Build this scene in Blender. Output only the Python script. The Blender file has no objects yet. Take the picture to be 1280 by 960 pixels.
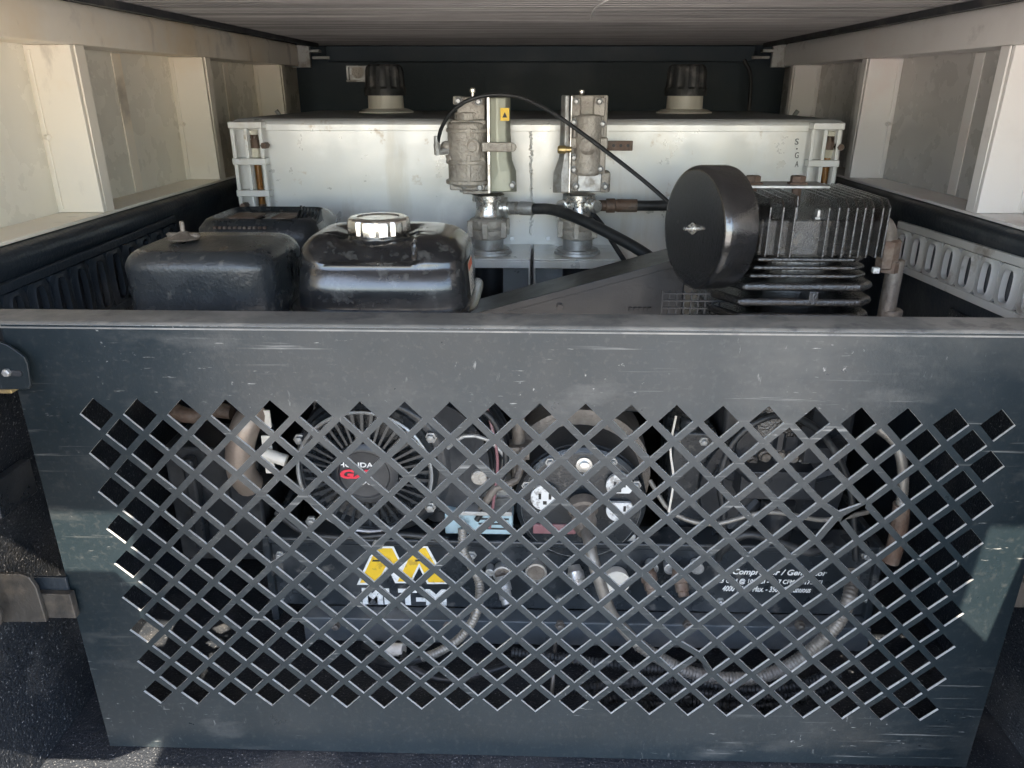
import bpy, bmesh, math, random
from mathutils import Vector, Matrix
random.seed(7)
S = bpy.context.scene
C = S.collection
PI = math.pi

# ------------------------------------------------------------------ camera, light
CAMZ = 0.845
FPX, YAW, PITCH, ROLL = 934.25, 0.02872, 0.37547, -0.00078
_F = Vector((-math.sin(YAW)*math.cos(PITCH), math.cos(YAW)*math.cos(PITCH), -math.sin(PITCH)))
_r = Vector((math.cos(YAW), math.sin(YAW), 0)); _d = _F.cross(_r)
_c, _s = math.cos(ROLL), math.sin(ROLL)
RX = _c*_r + _s*_d; RD = -_s*_r + _c*_d
cam_d = bpy.data.cameras.new('camera'); cam = bpy.data.objects.new('camera', cam_d); C.objects.link(cam)
cam_d.sensor_width = 36; cam_d.lens = FPX/1280*36; cam_d.clip_start = 0.02; cam_d.clip_end = 500
m3 = Matrix((RX, -RD, -_F)).transposed()
cam.matrix_world = Matrix.Translation((0, 0, CAMZ)) @ m3.to_4x4()
S.camera = cam
SUN_EL, SUN_AZ = math.radians(55), math.radians(-6)     # sun behind the camera, over the open rear end
w = bpy.data.worlds.new('World'); S.world = w; w.use_nodes = True
wn = w.node_tree; bg = wn.nodes['Background']
sky = wn.nodes.new('ShaderNodeTexSky'); sky.sky_type = 'NISHITA'; sky.sun_disc = False
sky.sun_elevation = SUN_EL; sky.sun_rotation = PI - SUN_AZ; sky.air_density = 1.0; sky.dust_density = 1.2
wn.links.new(sky.outputs[0], bg.inputs[0]); bg.inputs[1].default_value = 0.15
sl = bpy.data.lights.new('sun', 'SUN'); sl.energy = 4.6; sl.angle = math.radians(.53); sl.color = (1, .87, .70)
so = bpy.data.objects.new('sun', sl); C.objects.link(so)
sd = Vector((math.sin(SUN_AZ)*math.cos(SUN_EL), math.cos(SUN_AZ)*math.cos(SUN_EL), -math.sin(SUN_EL)))
so.rotation_euler = sd.to_track_quat('-Z', 'Y').to_euler()
S.view_settings.view_transform = 'Standard'; S.view_settings.look = 'None'
S.view_settings.exposure = 2.68; S.view_settings.gamma = 1.0
S.render.engine = 'CYCLES'
S.cycles.max_bounces = 8; S.cycles.diffuse_bounces = 4; S.cycles.glossy_bounces = 4

# ------------------------------------------------------------------ measuring
def at(px, py, Y):
    "point of the plane at distance Y seen at photo pixel px,py"
    d = RX*((px-640)/FPX) + RD*((py-480)/FPX) + _F
    return Vector((0, 0, CAMZ)) + d*(Y/d.y)
def atx(px, py, X):
    d = RX*((px-640)/FPX) + RD*((py-480)/FPX) + _F
    return Vector((0, 0, CAMZ)) + d*(X/d.x)
def atz(px, py, Z):
    d = RX*((px-640)/FPX) + RD*((py-480)/FPX) + _F
    return Vector((0, 0, CAMZ)) + d*((Z-CAMZ)/d.z)
def ppm(py, Y):
    "photo pixels per metre"
    return FPX/((at(640, py, Y)-Vector((0, 0, CAMZ))).dot(_F))

# ------------------------------------------------------------------ mesh building
class MB:
    def __init__(s): s.v = []; s.f = []
    def add(s, vs, fs):
        o = len(s.v); s.v += [Vector(p) for p in vs]; s.f += [tuple(i+o for i in f) for f in fs]; return s
    def box(s, x0, x1, y0, y1, z0, z1, rot=None):
        vs = [Vector((x, y, z)) for z in (z0, z1) for y in (y0, y1) for x in (x0, x1)]
        if rot is not None:
            c = Vector(((x0+x1)/2, (y0+y1)/2, (z0+z1)/2)); vs = [c+rot@(p-c) for p in vs]
        return s.add(vs, [(0, 2, 3, 1), (4, 5, 7, 6), (0, 1, 5, 4), (2, 6, 7, 3), (0, 4, 6, 2), (1, 3, 7, 5)])
    def pbox(s, x0, y0, x1, y1, Y, dep, rot=None):
        "box whose front at distance Y spans the photo rectangle"
        a = at(x0, (y0+y1)/2, Y); b = at(x1, (y0+y1)/2, Y); t = at((x0+x1)/2, y0, Y); u = at((x0+x1)/2, y1, Y)
        return s.box(a.x, b.x, Y, Y+dep, u.z, t.z, rot)
    def ring(s, c, ax, r, n, ph=0):
        ax = Vector(ax).normalized(); h = Vector((0, 0, 1)) if abs(ax.z) < .9 else Vector((1, 0, 0))
        u = ax.cross(h).normalized(); w_ = ax.cross(u)
        return [Vector(c)+u*(r*math.cos(ph+2*PI*i/n))+w_*(r*math.sin(ph+2*PI*i/n)) for i in range(n)]
    def lathe(s, o, ax, prof, n=24, ph=0):
        "prof: (distance along axis, radius)"
        o = Vector(o); ax = Vector(ax).normalized(); vs = []; fs = []
        for h, r in prof: vs += s.ring(o+ax*h, ax, max(r, 1e-5), n, ph)
        for k in range(len(prof)-1):
            for i in range(n):
                j = (i+1) % n; fs.append((k*n+i, k*n+j, (k+1)*n+j, (k+1)*n+i))
        if abs(prof[0][0]-prof[-1][0]) < 1e-6 and prof[0][1] > .002 and prof[-1][1] > .002:      # a ring: close it on itself
            fs += [((len(prof)-1)*n+i, (len(prof)-1)*n+(i+1) % n, (i+1) % n, i) for i in range(n)]
        else: fs.append(tuple(range(n))[::-1]); fs.append(tuple((len(prof)-1)*n+i for i in range(n)))
        return s.add(vs, fs)
    def cyl(s, a, b, r, r2=None, n=20, ph=0):
        a = Vector(a); b = Vector(b); L = (b-a).length
        return s.lathe(a, b-a, [(0, r), (L, r if r2 is None else r2)], n, ph)
    def pcyl(s, px, y0, y1, w_, Y, n=24, ch=0):
        "upright cylinder, photo width w_, from y0 (top) to y1"
        r = w_/2/ppm((y0+y1)/2, Y); t = at(px, y0, Y); u = at(px, y1, Y); x = (t.x+u.x)/2
        pr = [(0, r-ch), (ch, r), (t.z-u.z-ch, r), (t.z-u.z, r-ch)] if ch else [(0, r), (t.z-u.z, r)]
        return s.lathe((x, Y, u.z), (0, 0, 1), pr, n)
    def tube(s, pts, r, n=10, step=None, rf=None):
        P = smooth_path(pts, step or .012); vs = []; fs = []; up = Vector((0.13, 0.2, 1)).normalized(); L = 0
        for i, p in enumerate(P):
            t = (P[min(i+1, len(P)-1)]-P[max(i-1, 0)]).normalized()
            u = (up-t*up.dot(t))
            if u.length < 1e-3: u = Vector((1, 0, 0))-t*t.x
            u.normalize(); up = u; q = t.cross(u)
            if i: L += (P[i]-P[i-1]).length
            rr = rf(L, r) if rf else r
            vs += [p+u*(rr*math.cos(2*PI*k/n))+q*(rr*math.sin(2*PI*k/n)) for k in range(n)]
        m = len(P)
        for i in range(m-1):
            for k in range(n):
                j = (k+1) % n; fs.append((i*n+k, i*n+j, (i+1)*n+j, (i+1)*n+k))
        fs.append(tuple(range(n))[::-1]); fs.append(tuple((m-1)*n+i for i in range(n)))
        return s.add(vs, fs)
    def prism(s, poly, ext):
        n = len(poly); e = Vector(ext); P = [Vector(p) for p in poly]
        return s.add(P+[p+e for p in P], [tuple(range(n)), tuple(range(2*n-1, n-1, -1))] + [(i, i+n, (i+1) % n+n, (i+1) % n) for i in range(n)])
    def loft(s, secs, n=48, ex=5):
        "secs: (z, cx, cy, hx, hy) stacked superellipses"
        vs = []; fs = []
        for sec in secs:
            z, cx, cy, hx, hy = sec[:5]; e = sec[5] if len(sec) > 5 else ex
            for i in range(n):
                t = 2*PI*i/n; c, d = math.cos(t), math.sin(t)
                k = (abs(c)**e+abs(d)**e)**(-1/e); vs.append((cx+hx*c*k, cy+hy*d*k, z))
        for k in range(len(secs)-1):
            for i in range(n):
                j = (i+1) % n; fs.append((k*n+i, k*n+j, (k+1)*n+j, (k+1)*n+i))
        fs.append(tuple(range(n))[::-1]); fs.append(tuple((len(secs)-1)*n+i for i in range(n)))
        return s.add(vs, fs)
def smooth_path(pts, step):
    P = [Vector(p) for p in pts]
    if len(P) < 3:
        n = max(2, int((P[1]-P[0]).length/step)+1); return [P[0].lerp(P[1], i/(n-1)) for i in range(n)]
    Q = [P[0]*2-P[1]]+P+[P[-1]*2-P[-2]]; out = []
    for i in range(1, len(Q)-2):
        a, b, c, d = Q[i-1:i+3]; n = max(2, int((c-b).length/step))
        for k in range(n):
            t = k/n
            out.append(.5*((2*b)+(c-a)*t+(2*a-5*b+4*c-d)*t*t+(3*b-a-3*c+d)*t**3))
    out.append(P[-1]); return out
def obj(name, mb, mat, parent=None, bevel=0, seg=2, ang=35, label=None):
    me = bpy.data.meshes.new(name)
    off = Vector((0, 0, 0)); q = parent
    while q: off += q.location; q = q.parent
    me.from_pydata([v-off for v in mb.v], [], mb.f); me.validate()
    b = bmesh.new(); b.from_mesh(me); bmesh.ops.recalc_face_normals(b, faces=b.faces); b.to_mesh(me); b.free()
    me.materials.append(mat); me.shade_smooth(); me.set_sharp_from_angle(angle=math.radians(ang))
    o = bpy.data.objects.new(name, me); C.objects.link(o); o.parent = parent
    if bevel:
        md = o.modifiers.new('bevel', 'BEVEL'); md.width = bevel; md.segments = seg; md.limit_method = 'ANGLE'; md.angle_limit = math.radians(35); md.harden_normals = True
    if label: o['label'] = label
    return o
def inst(src, parent, offset=(0, 0, 0), rot=None):
    o = src.copy(); C.objects.link(o); o.parent = parent; o.location = src.location+Vector(offset)
    if rot is not None: o.rotation_euler = rot
    return o
def thing(name, label, cat, loc, group=None):
    o = bpy.data.objects.new(name, None); C.objects.link(o); o.location = loc; o.empty_display_size = .03
    o['label'] = label; o['category'] = cat
    if group: o['group'] = group
    return o
def tag(o, label, cat, group=None):
    o['label'] = label; o['category'] = cat
    if group: o['group'] = group
    return o
def struct(o): o['kind'] = 'structure'; return o
def stuff(o): o['kind'] = 'stuff'; return o
def text(name, body, c, width, height, mat, parent, n=(0, -1, 0), shear=0, bold=0, ext=.0006, roll=0):
    "flat lettering centred on c, facing n, fitted to width x height"
    cu = bpy.data.curves.new(name, 'FONT'); cu.body = body; cu.align_x = 'CENTER'; cu.align_y = 'CENTER'; cu.shear = shear; cu.offset = bold
    cu.resolution_u = 3
    t = bpy.data.objects.new(name, cu); C.objects.link(t)
    dg = bpy.context.evaluated_depsgraph_get(); me = bpy.data.meshes.new_from_object(t.evaluated_get(dg)); bpy.data.objects.remove(t)
    xs = [v.co.x for v in me.vertices]; ys = [v.co.y for v in me.vertices]
    sx = width/(max(xs)-min(xs)); sy = height/(max(ys)-min(ys)); mx = (max(xs)+min(xs))/2; my = (max(ys)+min(ys))/2
    n = Vector(n).normalized(); u = Vector((0, 0, 1)).cross(n).normalized(); v_ = n.cross(u)
    cr, sr = math.cos(roll), math.sin(roll); u, v_ = u*cr+v_*sr, v_*cr-u*sr
    mb = MB(); vs = [Vector(c)+u*((v.co.x-mx)*sx)+v_*((v.co.y-my)*sy)+n*ext for v in me.vertices]
    mb.add(vs, [tuple(p.vertices) for p in me.polygons])
    b = bmesh.new(); tmp = bpy.data.meshes.new('t'); tmp.from_pydata(mb.v, [], mb.f); b.from_mesh(tmp)
    r = bmesh.ops.extrude_face_region(b, geom=b.faces[:])
    for q in r['geom']:
        if isinstance(q, bmesh.types.BMVert): q.co -= n*ext
    b.verts.index_update(); mb2 = MB(); mb2.add([v.co.copy() for v in b.verts], [tuple(v.index for v in f.verts) for f in b.faces]); b.free()
    return obj(name, mb2, mat, parent)

# ------------------------------------------------------------------ materials
def _n(nt, t, **k):
    n = nt.nodes.new(t)
    for a, v in k.items(): setattr(n, a, v)
    return n
def _noise(nt, co, scale, detail=4, rough=.55, stretch=None):
    if stretch:
        mp = _n(nt, 'ShaderNodeMapping'); mp.inputs['Scale'].default_value = stretch; nt.links.new(co, mp.inputs[0]); co = mp.outputs[0]
    n = _n(nt, 'ShaderNodeTexNoise'); n.inputs['Scale'].default_value = scale; n.inputs['Detail'].default_value = detail; n.inputs['Roughness'].default_value = rough
    nt.links.new(co, n.inputs['Vector']); return n.outputs['Fac']
def _ramp(nt, fac, a, b, va=0, vb=1):
    m = _n(nt, 'ShaderNodeMapRange'); m.inputs['From Min'].default_value = a; m.inputs['From Max'].default_value = b
    m.inputs['To Min'].default_value = va; m.inputs['To Max'].default_value = vb; nt.links.new(fac, m.inputs['Value']); return m.outputs[0]
def _mix(nt, fac, a, b):
    m = _n(nt, 'ShaderNodeMix', data_type='RGBA')
    if isinstance(fac, (int, float)): m.inputs[0].default_value = fac
    else: nt.links.new(fac, m.inputs[0])
    for k, v in ((6, a), (7, b)):
        if isinstance(v, tuple): m.inputs[k].default_value = (*v, 1)
        else: nt.links.new(v, m.inputs[k])
    return m.outputs[2]
def M(name, col, rough=.5, metal=0, layers=(), bump=0, bscale=60, rvar=.1, coat=0, bstretch=None, spec=.5, sheenlike=0):
    """layers: (colour, scale, lo, hi, amount, stretch) patches of dust, rust, wear, painted reflections over the base colour"""
    m = bpy.data.materials.new(name); m.use_nodes = True; nt = m.node_tree; p = nt.nodes['Principled BSDF']
    co = _n(nt, 'ShaderNodeTexCoord').outputs['Object']; c = col; rg = None
    for L in layers:
        lc, sc, lo, hi, am = L[:5]; lo, hi = .5+(lo-.5)*.55, .5+(hi-.5)*.62; st = L[5] if len(L) > 5 else None
        f = _ramp(nt, _noise(nt, co, sc, 6, .62, st), lo, hi, 0, am)
        if len(L) > 6:
            k = _n(nt, 'ShaderNodeMath', operation='MULTIPLY'); nt.links.new(f, k.inputs[0]); nt.links.new(_ramp(nt, _noise(nt, co, L[6], 2, .5, (1, 1, 1.7)), .50, .60, 0, 1), k.inputs[1]); f = k.outputs[0]
        c = _mix(nt, f, c, lc)
        if metal: rg = f
    if isinstance(c, tuple): p.inputs['Base Color'].default_value = (*c, 1)
    else: nt.links.new(c, p.inputs['Base Color'])
    p.inputs['Metallic'].default_value = metal; p.inputs['Specular IOR Level'].default_value = spec
    if rg is not None and metal > .3:
        nt.links.new(_ramp(nt, rg, 0, 1, metal, metal*.25), p.inputs['Metallic'])
    nt.links.new(_ramp(nt, _noise(nt, co, 14, 5, .6), .3, .7, max(.03, rough-rvar), min(1, rough+rvar)), p.inputs['Roughness'])
    if coat: p.inputs['Coat Weight'].default_value = coat; p.inputs['Coat Roughness'].default_value = .16
    if bump:
        b = _n(nt, 'ShaderNodeBump'); b.inputs['Strength'].default_value = min(1, bump); b.inputs['Distance'].default_value = .002*max(1, bump)
        nt.links.new(_noise(nt, co, bscale, 3, .6, bstretch), b.inputs['Height']); nt.links.new(b.outputs[0], p.inputs['Normal'])
        if coat: nt.links.new(b.outputs[0], p.inputs['Coat Normal'])
    return m
mt = {}
mt['lit_edge'] = M('cut edge highlight in colour', (.72, .73, .72), .32, .45, [((.14, .14, .14), 18, .52, .75, .75)])  # hole edges catching light: the highlight is put into this paler colour
mt['panel'] = M('scratched black steel', (.009, .015, .019), .36, 0, [((.036, .044, .049), 1.1, .36, .95, .9), ((.15, .145, .13), 2.4, .60, 1.0, .42, (1, 1, 1.8)), ((.13, .13, .125), 6.5, .66, .95, .35, (1, 1, 2.5)), ((.10, .10, .095), 130, .56, .9, .20),
      ((.45, .45, .43), 5, .68, .86, .40, (1, 1, 30), 3.1), ((.5, .5, .48), 34, .74, .84, .6, (1, 1, 7), 4.3), ((.4, .4, .39), 24, .76, .86, .5, (5, 1, 1.3), 5.2), ((.4, .4, .39), 110, .78, .86, .5, (1, 1, 1), 3.7)], .10, 260, .10, spec=.36)
mt['flange'] = M('dusty black steel lip', (.12, .118, .11), .55, 0, [((.24, .225, .20), 9, .4, .65, .8), ((.05, .05, .055), 30, .6, .75, .6)], .2, 300)
mt['liner'] = M('sprayed black bed liner', (.015, .018, .023), .42, 0, [((.10, .095, .09), 5, .55, .8, .5), ((.5, .5, .5), 330, .68, .80, .6)], 1.0, 260, .12)  # pale specks put the rough coating's glitter into the colour
mt['liner_smooth'] = M('smooth black liner', (.02, .027, .036), .38, 0, [((.10, .10, .10), 6, .5, .8, .6)], .5, 130)
mt['cream'] = M('stained cream paint', (.90, .83, .71), .42, 0, [((.80, .58, .30), 2.6, .50, .85, .60), ((.16, .13, .10), 5.5, .68, .90, .6), ((.22, .17, .13), 14, .72, .9, .5, (1, 1, .35)), ((.82, .78, .70), 4, .5, .7, .5)], .15, 40)
mt['white'] = M('dirty white paint', (.90, .87, .85), .4, 0, [((.66, .60, .57), 3, .55, .9, .5), ((.20, .18, .18), 7, .70, .92, .6), ((.80, .62, .58), 4.4, .66, .9, .4)], .12, 40)
mt['window'] = M('hazy side sheet', (.84, .80, .70), .28, 0, [((.92, .84, .68), 2.2, .3, .8, .7, (1, .5, .5)), ((.66, .60, .50), 14, .62, 1.0, .3, (1, 1, .15))], .08, 25)
mt['window_grey'] = M('hazy grey side sheet', (.60, .58, .56), .28, 0, [((.70, .68, .66), 2, .3, .8, .6, (1, .4, .6)), ((.30, .29, .28), 2.4, .62, 1.0, .5, (1, .6, .5))], .08, 25)
mt['roof'] = M('grey ribbed roof', (.30, .285, .28), .5, 0, [((.20, .19, .19), 5, .45, .7, .6, (.4, 3, 1)), ((.10, .10, .10), 40, .5, .62, .6, (.02, 1, .1)), ((.55, .52, .50), 60, .52, .75, .6, (.02, 1, .1))], .2, 80)
mt['navy'] = M('dark cab wall', (.045, .068, .090), .6, 0, [((.06, .08, .10), 3, .4, .7, .7)], .3, 60)
mt['tank'] = M('scuffed aluminium with reflections in colour', (.66, .67, .66), .34, .30, [((.66, .58, .42), 2.2, .42, .8, .6, (1, 1, .5)), ((.70, .52, .48), 5, .70, .95, .5), ((.90, .91, .90), 5, .55, .75, .6), ((.35, .27, .18), 16, .70, .78, .7), ((.5, .46, .38), 10, .62, .74, .4, (1, 1, .2))], .10, 30, .10)  # beige and pink patches put warm reflections into the colour, besides scuffs
mt['tanktop'] = M('dusty tank top', (.30, .31, .31), .6, 0, [((.18, .18, .17), 4, .5, .7, .6)], .2, 60)
mt['neck'] = M('off white plastic neck', (.72, .68, .60), .4, 0, [((.45, .40, .33), 12, .55, .75, .5)])
mt['cap'] = M('dusty black cap', (.03, .033, .036), .5, 0, [((.20, .19, .18), 25, .52, .75, .5)], .2, 90)
mt['cast'] = M('dirty cast aluminium', (.42, .39, .345), .52, .30, [((.20, .175, .15), 18, .52, .75, .7), ((.46, .43, .39), 30, .6, .75, .6)], 1.6, 150)
mt['olive'] = M('grey green pump cover', (.36, .37, .30), .42, .25, [((.18, .17, .13), 12, .55, .75, .7)], .15, 60)
mt['steel'] = M('worn bare steel', (.62, .62, .60), .30, .9, [((.28, .25, .21), 22, .5, .7, .7)], .3, 120)
mt['zinc'] = M('dull zinc', (.42, .43, .43), .42, .6, [((.20, .18, .15), 26, .5, .7, .75)], .4, 150)
mt['rust'] = M('rusty brown steel', (.13, .085, .062), .6, .2, [((.26, .22, .18), 24, .45, .75, .7), ((.05, .035, .03), 50, .5, .8, .7)], .6, 150)
mt['brass'] = M('dirty brass', (.55, .42, .20), .38, .8, [((.22, .16, .10), 24, .5, .7, .6)])
mt['rubber'] = M('black rubber', (.016, .018, .020), .42, 0, [((.07, .07, .07), 14, .55, .75, .6)], .15, 150)
mt['gloss'] = M('glossy black enamel', (.010, .011, .013), .24, 0, [((.15, .14, .125), 7, .48, .95, .45, (1, 1, 2.6)), ((.10, .10, .095), 40, .6, .75, .5)], .10, 30, .07, coat=.6)
mt['satin'] = M('satin black plastic', (.020, .024, .028), .28, 0, [((.09, .088, .082), 4, .40, .90, .35), ((.17, .16, .14), 60, .66, .76, .35)], .3, 260)
mt['black'] = M('black painted steel', (.018, .021, .025), .34, 0, [((.085, .085, .085), 7, .5, .75, .6)], .2, 160)
mt['oily'] = M('oily black cast iron', (.012, .012, .012), .16, 0, [((.05, .035, .025), 18, .55, .75, .6), ((.11, .10, .09), 34, .66, .85, .5)], .8, 300, .07, coat=.9, spec=.9)
mt['oily_face'] = M('wet oily casting face', (.02, .019, .017), .24, 0, [((.13, .11, .08), 60, .5, .75, .6), ((.05, .04, .03), 16, .5, .8, .6)], 1.0, 420, .08, coat=1, spec=1)
mt['canister'] = M('oily black canister enamel', (.013, .013, .014), .22, 0, [((.06, .055, .045), 9, .6, .9, .5), ((.10, .09, .08), 60, .66, .85, .4)], .18, 240, .08, coat=.9, spec=.9)
mt['guard_black'] = M('clean black guard sheet', (.009, .012, .015), .36, 0, [((.03, .034, .038), 5, .5, .8, .6)], .1, 160)
mt['latch'] = M('grimy dark latch steel', (.06, .055, .05), .45, .2, [((.15, .12, .09), 14, .5, .8, .7), ((.02, .02, .02), 22, .5, .8, .7)], .3, 150)
mt['pipe'] = M('grimy pipe', (.20, .175, .15), .5, .3, [((.08, .065, .05), 20, .45, .75, .8), ((.34, .31, .27), 40, .6, .85, .6)], .8, 160)
mt['chrome'] = M('dusty chrome', (.85, .84, .80), .14, 1.0, [((.45, .42, .36), 20, .5, .72, .4)], .1, 60, .06)
mt['frame'] = M('dark frame enamel', (.020, .025, .030), .30, 0, [((.08, .085, .09), 8, .5, .75, .6), ((.18, .17, .155), 26, .66, .78, .5)], .15, 120)
mt['ledge'] = M('dusty frame channel', (.060, .072, .082), .42, 0, [((.15, .15, .145), 9, .5, .75, .6)], .15, 120)
mt['slotplate'] = M('bare silver side panel', (.70, .70, .69), .38, .2, [((.66, .64, .60), 5, .45, .7, .6), ((.20, .14, .09), 12, .66, .8, .7)], .12, 60)
mt['conduit'] = M('dirty flexible conduit', (.25, .235, .21), .42, .4, [((.09, .08, .07), 16, .42, .7, .8)], .3, 120)
mt['yellow'] = M('yellow print', (.85, .55, .04), .45, 0, [((.4, .25, .05), 60, .66, .75, .6)])
mt['print_white'] = M('white print', (.82, .82, .80), .5, 0, [((.4, .4, .38), 60, .66, .75, .5)])
mt['print_red'] = M('red print', (.75, .03, .06), .45)
mt['print_grey'] = M('grey print', (.5, .5, .5), .45)
mt['print_black'] = M('black print', (.02, .02, .02), .5)
mt['label'] = M('paper warning label', (.75, .70, .60), .55, 0, [((.4, .3, .2), 40, .6, .75, .5)])
mt['orange'] = M('orange print', (.70, .14, .05), .5)
mt['maroon'] = M('faded maroon plastic', (.22, .10, .11), .5, 0, [((.3, .26, .25), 14, .5, .8, .6)])
mt['amber'] = M('amber fluid', (.28, .12, .03), .2)
mt['socket'] = M('white socket face', (.72, .72, .70), .45, 0, [((.2, .18, .16), 90, .55, .68, .7)])
mt['warm_metal'] = M('heat tinted exhaust metal', (.36, .30, .25), .42, .5, [((.16, .11, .09), 9, .45, .75, .8)], .2, 60)
mt['plate'] = M('pale blue data plate', (.36, .50, .56), .4, .3, [((.12, .14, .15), 30, .55, .7, .6)])
mt['trim'] = M('black rubber trim', (.03, .033, .038), .5, 0, [((.14, .13, .12), 12, .55, .75, .6)])
mt['ground'] = M('sunlit concrete', (.46, .44, .41), .9, 0, [((.36, .34, .32), 1.5, .4, .7, .6)])
gm = bpy.data.materials.new('clear gauge tube'); gm.use_nodes = True; gp = gm.node_tree.nodes['Principled BSDF']
gp.inputs['Transmission Weight'].default_value = 1; gp.inputs['Roughness'].default_value = .06; gp.inputs['IOR'].default_value = 1.2; gp.inputs['Base Color'].default_value = (.9, .88, .8, 1)
mt['glass'] = gm

# ------------------------------------------------------------------ the truck bed
XL, XR = -.70, .72
struct(obj('ground', MB().add([(-40, -60, -.85), (40, -60, -.85), (40, 30, -.85), (-40, 30, -.85)], [(0, 1, 2, 3)]), mt['ground']))
mb = MB(); mb.box(-.80, .82, .12, 2.62, -.03, 0)
struct(obj('bed_floor', mb, mt['liner'], None, .004))
def bedside(s, X):
    xs = lambda d: X+s*d                       # d grows outwards
    prof = [(xs(-.042), 0), (xs(-.032), .06), (xs(-.012), .30), (xs(-.006), .56), (xs(-.004), .600), (xs(-.012), .618), (xs(-.017), .630), (xs(-.014), .642), (xs(-.004), .651), (xs(.10), .652), (xs(.12), -.03), (xs(-.042), -.03)]
    m = MB(); n = len(prof); ys = [.30+i*.1 for i in range(24)]
    for y in ys: m.v += [Vector((x, y, z)) for x, z in prof]
    for k in range(len(ys)-1):
        for i in range(n): m.f.append((k*n+i, k*n+(i+1) % n, (k+1)*n+(i+1) % n, (k+1)*n+i))
    m.f.append(tuple(range(n))); m.f.append(tuple((len(ys)-1)*n+i for i in range(n)))
    o = struct(obj('bed_side', m, mt['liner_smooth'], None, 0, ang=50))
    # unseen plate added to block sun and shape its patches on the guard
    q = MB()
    if s > 0: q.prism([(x, .5, z) for x, z in ((.515, -.03), (.515, .645), (.59, .575), (.605, .71), (.84, .71), (.84, -.03))], (0, .006, 0))
    else: q.prism([(x, .5, z) for x, z in ((-.66, .34), (-.66, .655), (-.485, .655), (-.465, .63), (-.465, .40), (-.54, .34))], (0, .006, 0))
    obj('sun_blocker', q, mt['liner_smooth'], o, .0015)
    return o
bl = bedside(-1, XL); br = bedside(1, XR)
# lower liner skin in front, coarse sprayed coating
mb = MB(); mb.prism([(XL+.048, .30, 0.001), (XL+.018, .30, .31), (XL+.012, .30, .50), (XL+.004, .30, .50), (XL+.004, .30, 0.001)], (0, .95, 0)); obj('liner_skin', mb, mt['liner'], bl)
mb = MB(); mb.prism([(XR-.048, .30, 0.001), (XR-.018, .30, .31), (XR-.012, .30, .50), (XR-.004, .30, .50), (XR-.004, .30, 0.001)], (0, .95, 0)); obj('liner_skin', mb, mt['liner'], br)
def slot_panel(par, X, s, y0, y1, z0, z1, mat, backmat, n, slope):
    "pressed side panel: a plate with upright slots open to a backing 9 mm behind"
    p = y1-y0; bw = p/n
    xi, xo = X-s*.012, X-s*.004
    tilt = lambda y: slope*(y-y0)
    def quadbox(m, ya, yb, za, zb, xa, xb):
        vs = [(x, y, z+tilt(y)) for z in (za, zb) for y in (ya, yb) for x in (xa, xb)]
        m.add(vs, [(0, 2, 3, 1), (4, 5, 7, 6), (0, 1, 5, 4), (2, 6, 7, 3), (0, 4, 6, 2), (1, 3, 7, 5)])
    m = MB(); quadbox(m, y0, y1, z1-.014, z1, xi, xo); quadbox(m, y0, y1, z0, z0+.014, xi, xo)
    quadbox(m, y0, y0+.010, z0+.014, z1-.014, xi, xo); quadbox(m, y1-.010, y1, z0+.014, z1-.014, xi, xo)
    obj('slotted_panel', m, mat, par, .0025)
    m = MB(); quadbox(m, y0+.004, y1-.004, z0+.006, z1-.006, xo, xo+s*.003); obj('panel_backing', m, backmat, par)
    for i in range(n):
        m = MB(); ya = y0+.010+(p-.02)*i/n; yb = ya+(p-.02)/n
        g = (yb-ya)
        # a pressed cell with one upright round-ended slot; rim slightly raised, edge turned in
        cy_, cz_ = (ya+yb)/2, (z0+z1)/2; hy_, hz_ = g/2-.0006, (z1-z0)/2-.0145; sw, sh_ = g*.23, hz_-.006
        out = []; inn = []; lip = []; dep_ = []
        for q in range(24):
            a = 2*PI*(q+.5)/24; c_, s_ = math.cos(a), math.sin(a); k = 1/max(abs(c_), abs(s_))
            out.append((cy_+hy_*c_*k, cz_+hz_*s_*k))
            e = (abs(c_)**4+abs(s_)**4)**-.25
            inn.append((cy_+sw*c_*e, cz_+sh_*s_*e)); lip.append((cy_+(sw+.0035)*c_*e, cz_+(sh_+.0035)*s_*e))
        P = lambda L_, x: [(x, y_, z_+tilt(y_)) for y_, z_ in L_]
        rings = [P(out, xo), P(out, xi), P(lip, xi), P(inn, xi-s*.0025), P(inn, xo-s*.001)]
        for R_ in rings: m.v += [Vector(p) for p in R_]
        for b_ in range(4):
            for q in range(24): m.f.append((b_*24+q, b_*24+(q+1) % 24, (b_+1)*24+(q+1) % 24, (b_+1)*24+q))
        obj('louvre', m, mat, par, 0, ang=50)
slot_panel(br, XR-.008, 1, .95, 1.475, .533, .624, mt['slotplate'], mt['liner_smooth'], 9, -.025)
slot_panel(bl, XL+.008, -1, .80, 1.42, .495, .610, mt['liner_smooth'], mt['black'], 12, .02)
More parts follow.
